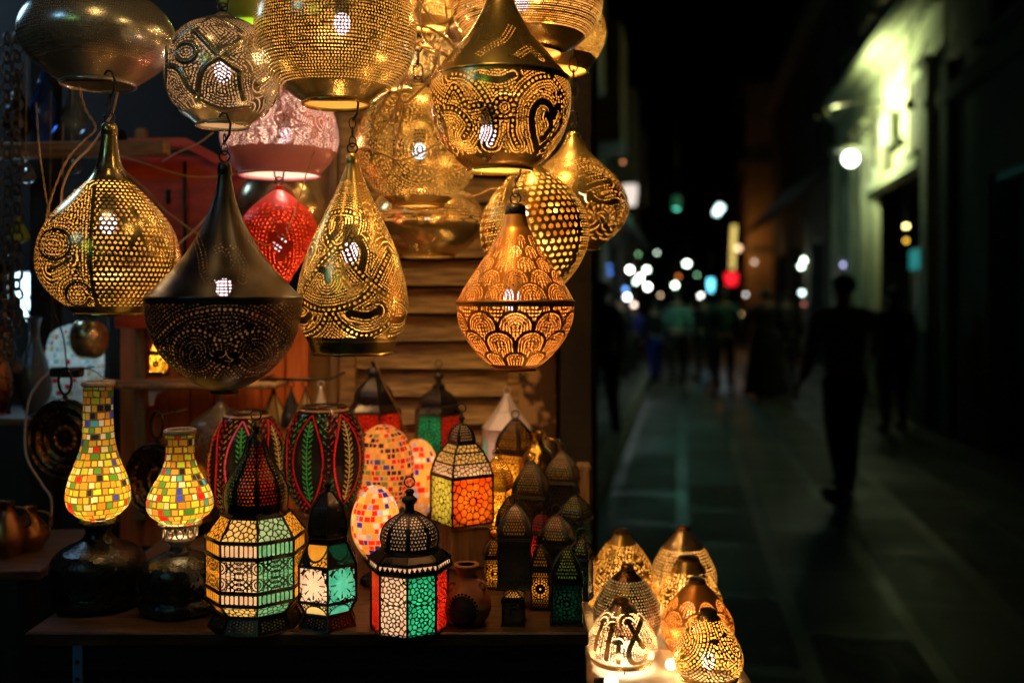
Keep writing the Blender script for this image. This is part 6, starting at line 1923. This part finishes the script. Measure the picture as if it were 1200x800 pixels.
# --- bokeh lights: real lamps down the street
def street_bulb(label, px, py, d, r, col, strength, kind="bulb", power=0, up=0.6, elong=1.0):
    name = "street_light_" + "%d" % int(strength * 10)
    key = "em_%s_%s" % ("_".join("%d" % int(c * 99) for c in col), int(strength * 10))
    if key not in MATS: emit(key, col, strength)
    t = thing("street_bulb", label, "lamp", P(px, py, d), 0, "bulbs glowing down the street")
    MB().ball((0, 0, 0), r, 14, 0, elong).build("globe", [key], t, True)
    MB().lathe((0, 0, r * elong), [(r * 0.7, r * 0.25), (r * 0.5, r * 0.45), (-r * 0.12, r * 0.55)], 12, 0, True).build("socket", ["plastic_black"], t, True)
    MB().tube([(0, 0, r * elong + r * 0.4), (0, 0, r * elong + up)], 0.008, 5).build("cord", ["cable_black"], t)
    if power: point_light(t, (0, 0, 0), power, col, r * 1.1)
    return t
WH = (1.0, 0.95, 0.9); GW = (0.75, 1.0, 0.75)
k_ = 1.0
specs = [
 ("white bulb, left one of the bright cluster beside the gold lamp", 738, 316, 20, .085, WH, 9, 10),
 ("white bulb in the middle of the bright cluster", 750, 325, 21, .085, WH, 9, 0),
 ("white bulb at the upper right of the bright cluster", 758, 316, 22, .085, GW, 9, 0),
 ("greenish bulb at the bottom of the bright cluster", 745, 330, 20, .065, GW, 6, 0),
 ("white bulb just under the bright cluster", 759, 336, 20, .085, WH, 8, 0),
 ("blue bulb above the white one on the left pavement", 733, 339, 18, .06, (0.15, 0.4, 1.0), 2.5, 0),
 ("white bulb under the blue one on the left pavement", 735, 348, 18, .075, (0.85, 0.95, 1.0), 6, 8),
 ("small warm bulb low on the left pavement", 743, 357, 18, .055, (1.0, 0.75, 0.6), 4, 0),
 ("green-white bulb hanging alone over the middle of the street", 805, 309, 24, .10, GW, 8, 22),
 ("green-white bulb above the striped walker", 791, 334, 24, .09, GW, 7, 0),
 ("orange bulb just right of and above the striped walker", 795, 324, 26, .07, (1.0, 0.25, 0.04), 1.2, 0),
 ("white bulb left of the cyan lantern", 822, 347, 24, .085, WH, 7, 14),
 ("small pinkish bulb between two walkers", 828, 373, 24, .06, (1.0, 0.7, 0.65), 2.5, 0),
 ("dim warm bulb beside the ochre tower", 884, 307, 30, .09, (1.0, 0.7, 0.5), 1.3, 0),
 ("green-white bulb under the grey awning, upper", 942, 305, 25, .09, GW, 7, 10),
 ("green-white bulb under the grey awning, just below its twin", 939, 312, 25.3, .09, GW, 7, 0),
 ("white-blue bulb low under the grey awning", 940, 343, 25, .08, (0.7, 1.0, 0.95), 5, 4),
 ("small dim red bulb low under the grey awning", 942, 356, 25, .06, (1.0, 0.3, 0.2), 0.8, 0),
 ("small lilac bulb beside the facade's far pilaster", 988, 310, 20, .05, (0.55, 0.55, 1.0), 2.5, 0),
 ("small pinkish bulb at the foot of the far pilaster", 985, 345, 20, .055, (1.0, 0.75, 0.7), 4, 0),
 ("yellow bulb inside the wide shop opening", 1062, 265, 15.6, .055, (1.0, 0.85, 0.3), 7, 2.5),
 ("amber bulb below the yellow one in the shop opening", 1062, 282, 15.4, .05, (1.0, 0.55, 0.05), 1.8, 1.0),
 ("tiny orange bulb high up left of the street", 730, 190, 14, .03, (1.0, 0.35, 0.15), 1.5, 0),
 ("small green-white bulb high over the left shops", 770, 296, 30, .06, GW, 3.5, 0),
 ("small warm bulb left of the striped walker's head", 774, 346, 30, .06, (1.0, 0.7, 0.4), 2.5, 0),
 ("faint green bulb between the lone bulb and the cyan lantern", 817, 322, 34, .06, (0.4, 1.0, 0.5), 2.0, 0),
 ("small white bulb low right of the red lantern", 874, 345, 32, .06, WH, 3.0, 0),
 ("tiny green bulb above the bright cluster", 748, 298, 26, .05, (0.4, 1.0, 0.4), 1.6, 0),
 ("small warm bulb near the foot of the ochre tower", 868, 368, 34, .07, (1.0, 0.6, 0.25), 2.0, 0),
 ("dim orange bulb at knee height far down the lane", 812, 362, 34, .06, (1.0, 0.45, 0.15), 1.5, 0),
 ("blue bulb low by the stall's corner post", 714, 312, 15, .045, (0.08, 0.25, 0.9), 1.0, 0),
 ("second blue bulb right under the first by the corner post", 715, 320, 15, .045, (0.08, 0.25, 0.9), 1.2, 0)]
for s in specs:
    street_bulb(s[0], s[1], s[2], s[3], s[4] * 0.62, s[5], s[6] * 1.7, power=s[7])
def lantern_shape(label, px, py, d, w, h, col, strength, power=0, tilt=0.0, name="street_lantern"):
    key = "em_%s_%s" % ("_".join("%d" % int(c * 99) for c in col), int(strength * 10))
    if key not in MATS: emit(key, col, strength)
    t = thing(name, label, "lamp", P(px, py, d), 0, None, (0, tilt))
    MB().lathe((0, 0, 0), [(h / 2, w * 0.46), (h * 0.2, w * 0.5), (-h / 2, w * 0.38)], 16, 0, True, True).build("shade", [key], t, 40)
    MB().lathe((0, 0, h / 2), [(w * 0.35, 0.01), (w * 0.12, w * 0.3), (0.004, w * 0.55)], 16, 0, True, True).build("cap", ["plastic_black"], t, 40)
    MB().tube([(0, 0, h / 2 + w * 0.3), (0, 0, h / 2 + 0.6)], 0.01, 5).build("cord", ["cable_black"], t)
    if power: point_light(t, (0, 0, -h * 0.6), power, col, w * 0.4)
    return t
lantern_shape("pale shade glowing white just right of the rightmost gold lamp", 738, 229, 12.5, 0.20, 0.26, (1.0, 0.85, 0.75), 0.95)
lantern_shape("tilted cyan-white light in the dark middle of the street", 842, 246, 26, 0.20, 0.28, (0.75, 1.0, 1.0), 4, 0, R(35))
lantern_shape("tall cyan lantern glowing blue towards its foot", 833, 334, 24, 0.15, 0.30, (0.15, 0.75, 1.0), 3.5, 16)
lantern_shape("red glowing lantern at the foot of the yellow tube", 857, 327, 26, 0.34, 0.32, (1.0, 0.01, 0.02), 1.6, 3)
t = thing("light_tube", "tall yellow light tube standing beside the ochre tower", "lamp", P(858, 316, 28))
emit("tube_yellow", (1.0, 0.72, 0.18), 1.1)
MB().tube([(0, 0, 0), (0.02, 0, 0.6), (0.06, 0, 1.25)], 0.07, 10).build("tube", ["tube_yellow"], t, True)
MB().box((0.0, 0.12, 0.6), (0.16, 0.1, 1.4), 0, 0, 0.01).build("mount", ["plastic_black"], t)
# teal lamp added to colour the paving; its shade barely glows
t = thing("paving_tint_lantern", "dim green lantern added high over the street to colour the paving", "lamp", W(-0.1, 17.6, 3.3))
emit("teal_shade", (0.05, 0.5, 0.2), 0.12)
MB().lathe((0, 0, 0), [(0.12, 0.05), (0.05, 0.09), (-0.12, 0.07)], 14, 0, True, True).build("shade", ["teal_shade"], t, 40)
MB().tube([(0, 0, 0.12), (0, 0, 1.5)], 0.012, 6).build("bracket", ["black_metal"], t, True)
point_light(t, (0, 0, -0.15), 26, (0.12, 0.9, 0.62), 0.1)

# --- lamps assumed behind the camera from reflections on the brass; poles made up
def assumed_pole_lamp(label, loc, col, power, r=0.14):
    key = "em_%s_%s" % ("_".join("%d" % int(c * 99) for c in col), 60)
    if key not in MATS: emit(key, col, 6)
    t = thing("assumed_street_lamp", label, "street lamp", loc, 0, "assumed street lamps behind the viewer")
    MB().tube([(0, 0, 0), (0, 0, 2.9)], [0.05, 0.03], 10).build("pole", ["black_metal"], t, True)
    MB().lathe((0, 0, 0), [(0.2, 0.12), (0.05, 0.12), (0, 0.14)], 14, 0, True, True).build("foot", ["black_metal"], t, True)
    MB().ball((0, 0, 3.02), r, 18).build("globe", [key], t, True)
    MB().lathe((0, 0, 3.0), [(0.28, 0.02), (0.2, 0.14), (0.14, 0.18)], 16, 0, True).build("hood", ["black_metal"], t, True)
    point_light(t, (0, 0, 3.02), power, col, r * 1.05)
assumed_pole_lamp("cool blue-white street lamp assumed across the lane, left behind the viewer", Vector((-2.1, -0.2, 0)), (0.25, 0.55, 1.0), 0.3, 0.24)
assumed_pole_lamp("greenish street lamp assumed behind the viewer", Vector((-1.7, -1.9, 0)), (0.35, 1.0, 0.25), 0.3, 0.2)
assumed_pole_lamp("white street lamp assumed further back behind the viewer", Vector((0.7, -4.5, 0)), (1.0, 0.85, 0.85), 0.4)

# ------------------------------------------------------------------ people
plain("skin", (0.35, 0.2, 0.13), 0.6)
plain("hair_dark", (0.015, 0.012, 0.01), 0.6)
def skin_mesh(name, J, E, mat, parent, sub=1):
    names = list(J); me = bpy.data.meshes.new(name)
    me.from_pydata([J[n][0] for n in names], [(names.index(a), names.index(b)) for a, b in E], [])
    me.materials.append(MATS[mat])
    o = bpy.data.objects.new(name, me); link(o, parent)
    s = o.modifiers.new("skin", 'SKIN'); s.use_smooth_shade = True
    for i, n in enumerate(names):
        r = J[n][1]; r = r if isinstance(r, tuple) else (r, r)
        me.skin_vertices[0].data[i].radius = r
        me.skin_vertices[0].data[i].use_root = (i == 0)
    o.modifiers.new("sub", 'SUBSURF').levels = sub; o.modifiers["sub"].render_levels = sub + 1
    return o
def person(label, px, py_feet, rz=0.0, h=1.72, top="black_cloth", legs="black_cloth", stride=0.16, bag=None, dress=False, d=None, lean=0.0, arm=0.0, wide=1.0, group="people walking down the street"):
    dd_ = d or CH * F / (py_feet - HY)
    loc = Vector(((px - 600) * dd_ / F, dd_, 0.006))
    t = thing("person", label, "person", loc, rz, group)
    s = h / 1.72
    def v(x, y, z): return (x * s, (y + lean * z * 0.1) * s, z * s)
    st = stride
    # walking towards +y (away from the camera)
    J = {
     'pel': (v(0, 0, 0.95), (0.13 * wide, 0.10)), 'waist': (v(0, 0, 1.08), (0.12 * wide, 0.09)), 'chest': (v(0, 0.01, 1.28), (0.145 * wide, 0.10)), 'shl': (v(0, 0.01, 1.41), (0.10, 0.075)),
     'neck': (v(0, 0.015, 1.49), 0.052), 'jaw': (v(0, 0.03, 1.555), (0.066, 0.075)), 'skull': (v(0, 0.015, 1.63), (0.078, 0.094)), 'crown': (v(0, 0.01, 1.69), (0.055, 0.065)),
     'nose': (v(0, 0.115, 1.59), 0.012),
    }
    E = [('pel', 'waist'), ('waist', 'chest'), ('chest', 'shl'), ('shl', 'neck'), ('neck', 'jaw'), ('jaw', 'skull'), ('skull', 'crown'), ('jaw', 'nose')]
    for sd, nm in ((-1, 'L'), (1, 'R')):
        f = st * sd
        J['s' + nm] = (v(0.18 * sd * wide, 0.0, 1.40), 0.058); J['e' + nm] = (v(0.215 * sd * wide, -0.04 - f * 0.4 + arm * 0.1, 1.12), 0.043)
        J['w' + nm] = (v(0.22 * sd * wide, 0.06 - f * 0.7 + arm * 0.25, 0.90 + arm * 0.15), 0.028); J['p' + nm] = (v(0.25 * sd * wide, 0.085 - f * 0.75 + arm * 0.3, 0.83 + arm * 0.15), (0.034, 0.02))
        E += [('shl', 's' + nm), ('s' + nm, 'e' + nm), ('e' + nm, 'w' + nm), ('w' + nm, 'p' + nm)]
        px_, py_, pz_ = J['p' + nm][0]
        for q in range(4):
            y = py_ + (q - 1.5) * 0.019; ln = (0.072, 0.082, 0.078, 0.062)[q]
            J['f%s%d' % (nm, q)] = ((px_ + 0.0, y, pz_ - 0.045), 0.0095); J['g%s%d' % (nm, q)] = ((px_ - 0.012 * sd, y + 0.004, pz_ - 0.045 - ln * 0.55), 0.008)
            E += [('p' + nm, 'f%s%d' % (nm, q)), ('f%s%d' % (nm, q), 'g%s%d' % (nm, q))]
        J['t' + nm] = ((px_ - 0.01 * sd, py_ + 0.045, pz_ - 0.03), 0.0095); E += [('p' + nm, 't' + nm)]
        J['h' + nm] = (v(0.10 * sd, f * 0.1, 0.88), 0.09); J['k' + nm] = (v(0.125 * sd, f * 0.7 + 0.03, 0.50), 0.058); J['a' + nm] = (v(0.14 * sd, f * 1.35 - 0.03, 0.09), 0.038)
        J['o' + nm] = (v(0.15 * sd, f * 1.35 + 0.13, 0.035), (0.042, 0.03))
        E += [('pel', 'h' + nm), ('h' + nm, 'k' + nm), ('k' + nm, 'a' + nm), ('a' + nm, 'o' + nm)]
    skin_mesh("body", J, E, "skin", t)
    g_ = 1.16
    def sub_(keys, edges, grow, extra=None):
        return {k: (J[k][0], tuple(r * grow + 0.008 for r in (J[k][1] if isinstance(J[k][1], tuple) else (J[k][1],) * 2))) for k in keys}, edges
    J['pel'] = (v(0, 0, 0.93), (0.11 * min(wide, 1.15), 0.09))
    JJ, EE = sub_(['pel', 'waist', 'chest', 'shl', 'sL', 'eL', 'wL', 'sR', 'eR', 'wR'], [('pel', 'waist'), ('waist', 'chest'), ('chest', 'shl'), ('shl', 'sL'), ('sL', 'eL'), ('eL', 'wL'), ('shl', 'sR'), ('sR', 'eR'), ('eR', 'wR')], g_)
    skin_mesh("jacket", JJ, EE, top, t)
    if dress:
        prof = crom([(1.12, 0.15), (0.95, 0.18), (0.6, 0.22), (0.3, 0.25), (0.05, 0.28)], 4)
        MB().lathe((0, 0, 0), [(z * s, r * s * wide) for z, r in prof], 24, 0, True, True, 0, 1.0, 0.8).build("long_coat", [top], t, True)
    J['pel'] = (J['pel'][0], (0.10, 0.085))
    JJ, EE = sub_(['pel', 'hL', 'kL', 'aL', 'hR', 'kR', 'aR'], [('pel', 'hL'), ('hL', 'kL'), ('kL', 'aL'), ('pel', 'hR'), ('hR', 'kR'), ('kR', 'aR')], 1.14)
    skin_mesh("trousers", JJ, EE, legs, t)
    hz = J['skull'][0]
    mb = MB(); n_ = 20; rows = 8; vs = []; fs = []
    for i in range(rows + 1):
        ph = PI * 0.62 * i / rows
        for k in range(n_):
            a = 2 * PI * k / n_
            front_cut = 0.62 if math.sin(a) > 0.3 and i > rows * 0.6 else 1.0
            pp = ph * front_cut
            vs.append((hz[0] + 0.092 * s * math.sin(pp) * math.cos(a), hz[1] - 0.004 + 0.108 * s * math.sin(pp) * math.sin(a), hz[2] + 0.008 + 0.10 * s * math.cos(pp)))
    for i in range(rows):
        for k in range(n_):
            l = (k + 1) % n_
            fs.append((i * n_ + l, i * n_ + k, (i + 1) * n_ + k, (i + 1) * n_ + l))
    mb.add(vs, fs).build("hair", ["hair_dark"], t, True)
    for sd in (-1, 1):
        o_ = J['o' + ('L' if sd < 0 else 'R')][0]
        MB().box((o_[0], o_[1] - 0.04, 0.04), (0.10, 0.27, 0.075), 0, 0, 0.03).build("shoe", ["black_cloth"], t, True)
    return t
plain("jacket_olive", (0.20, 0.17, 0.05), 0.8)
plain("jacket_teal", (0.03, 0.14, 0.14), 0.8)
plain("cloth_blue", (0.02, 0.03, 0.35), 0.8)
plain("cloth_brown", (0.10, 0.05, 0.02), 0.8)
def striped(name, c1, c2):
    m, nt, b = newmat(name)
    tc = nt.nodes.new("ShaderNodeTexCoord"); w = nt.nodes.new("ShaderNodeTexWave"); w.bands_direction = 'Z'; w.inputs["Scale"].default_value = 2.2
    nt.links.new(tc.outputs["Object"], w.inputs["Vector"])
    nt.links.new(mix_col(nt, w.outputs[1], c1, c2, 0.45, 0.55), b.inputs["Base Color"])
    b.inputs["Roughness"].default_value = 0.85; MATS[name] = m
striped("stripe_teal", (0.01, 0.012, 0.015), (0.18, 0.5, 0.45))
person("person in a striped teal and black jumper walking away in the middle of the street", 794, 450, 0.05, 1.74, "stripe_teal")
person("person in dark clothes with a teal back panel walking away, centre of the street", 848, 464, -0.1, 1.76, "jacket_teal", wide=1.1)
person("broad person in a long black coat walking away", 898, 466, 0.0, 1.74, "black_cloth", dress=True, wide=1.35)
person("shorter person in dark clothes left of the striped walker", 768, 447, 0.2, 1.52, "black_cloth", "cloth_blue")
person("person in a brown jacket standing at the left kerb by the stall", 706, 505, 2.6, 1.78, "cloth_brown", stride=0.03, d=11.0)
person("person in a blue coat behind the kerbside figure", 742, 440, 0.4, 1.5, "cloth_blue", "black_cloth")
person("large near person in an olive jacket walking away on the right side of the street", 990, 582, 0.25, 1.78, "jacket_olive", wide=1.3, stride=0.12)
person("dark figure right behind the olive-jacketed person, near the shop opening", 1048, 505, 0.0, 1.72, "black_cloth", stride=0.08)

person("dark-clothed walker overlapping the left side of the central backpack figure", 826, 452, 0.1, 1.66, "black_cloth", d=19.5, stride=0.1)
person("short figure in a brown top far back between the striped walker and the centre", 812, 440, -0.2, 1.6, "cloth_brown", d=22.0, stride=0.12)
person("dark walker close behind the broad person in the long coat", 922, 462, 0.15, 1.7, "black_cloth", d=17.8, wide=1.15, stride=0.08)
person("dark figure beside the blue-coated person on the left", 726, 446, 0.3, 1.66, "black_cloth", d=18.5, stride=0.05)
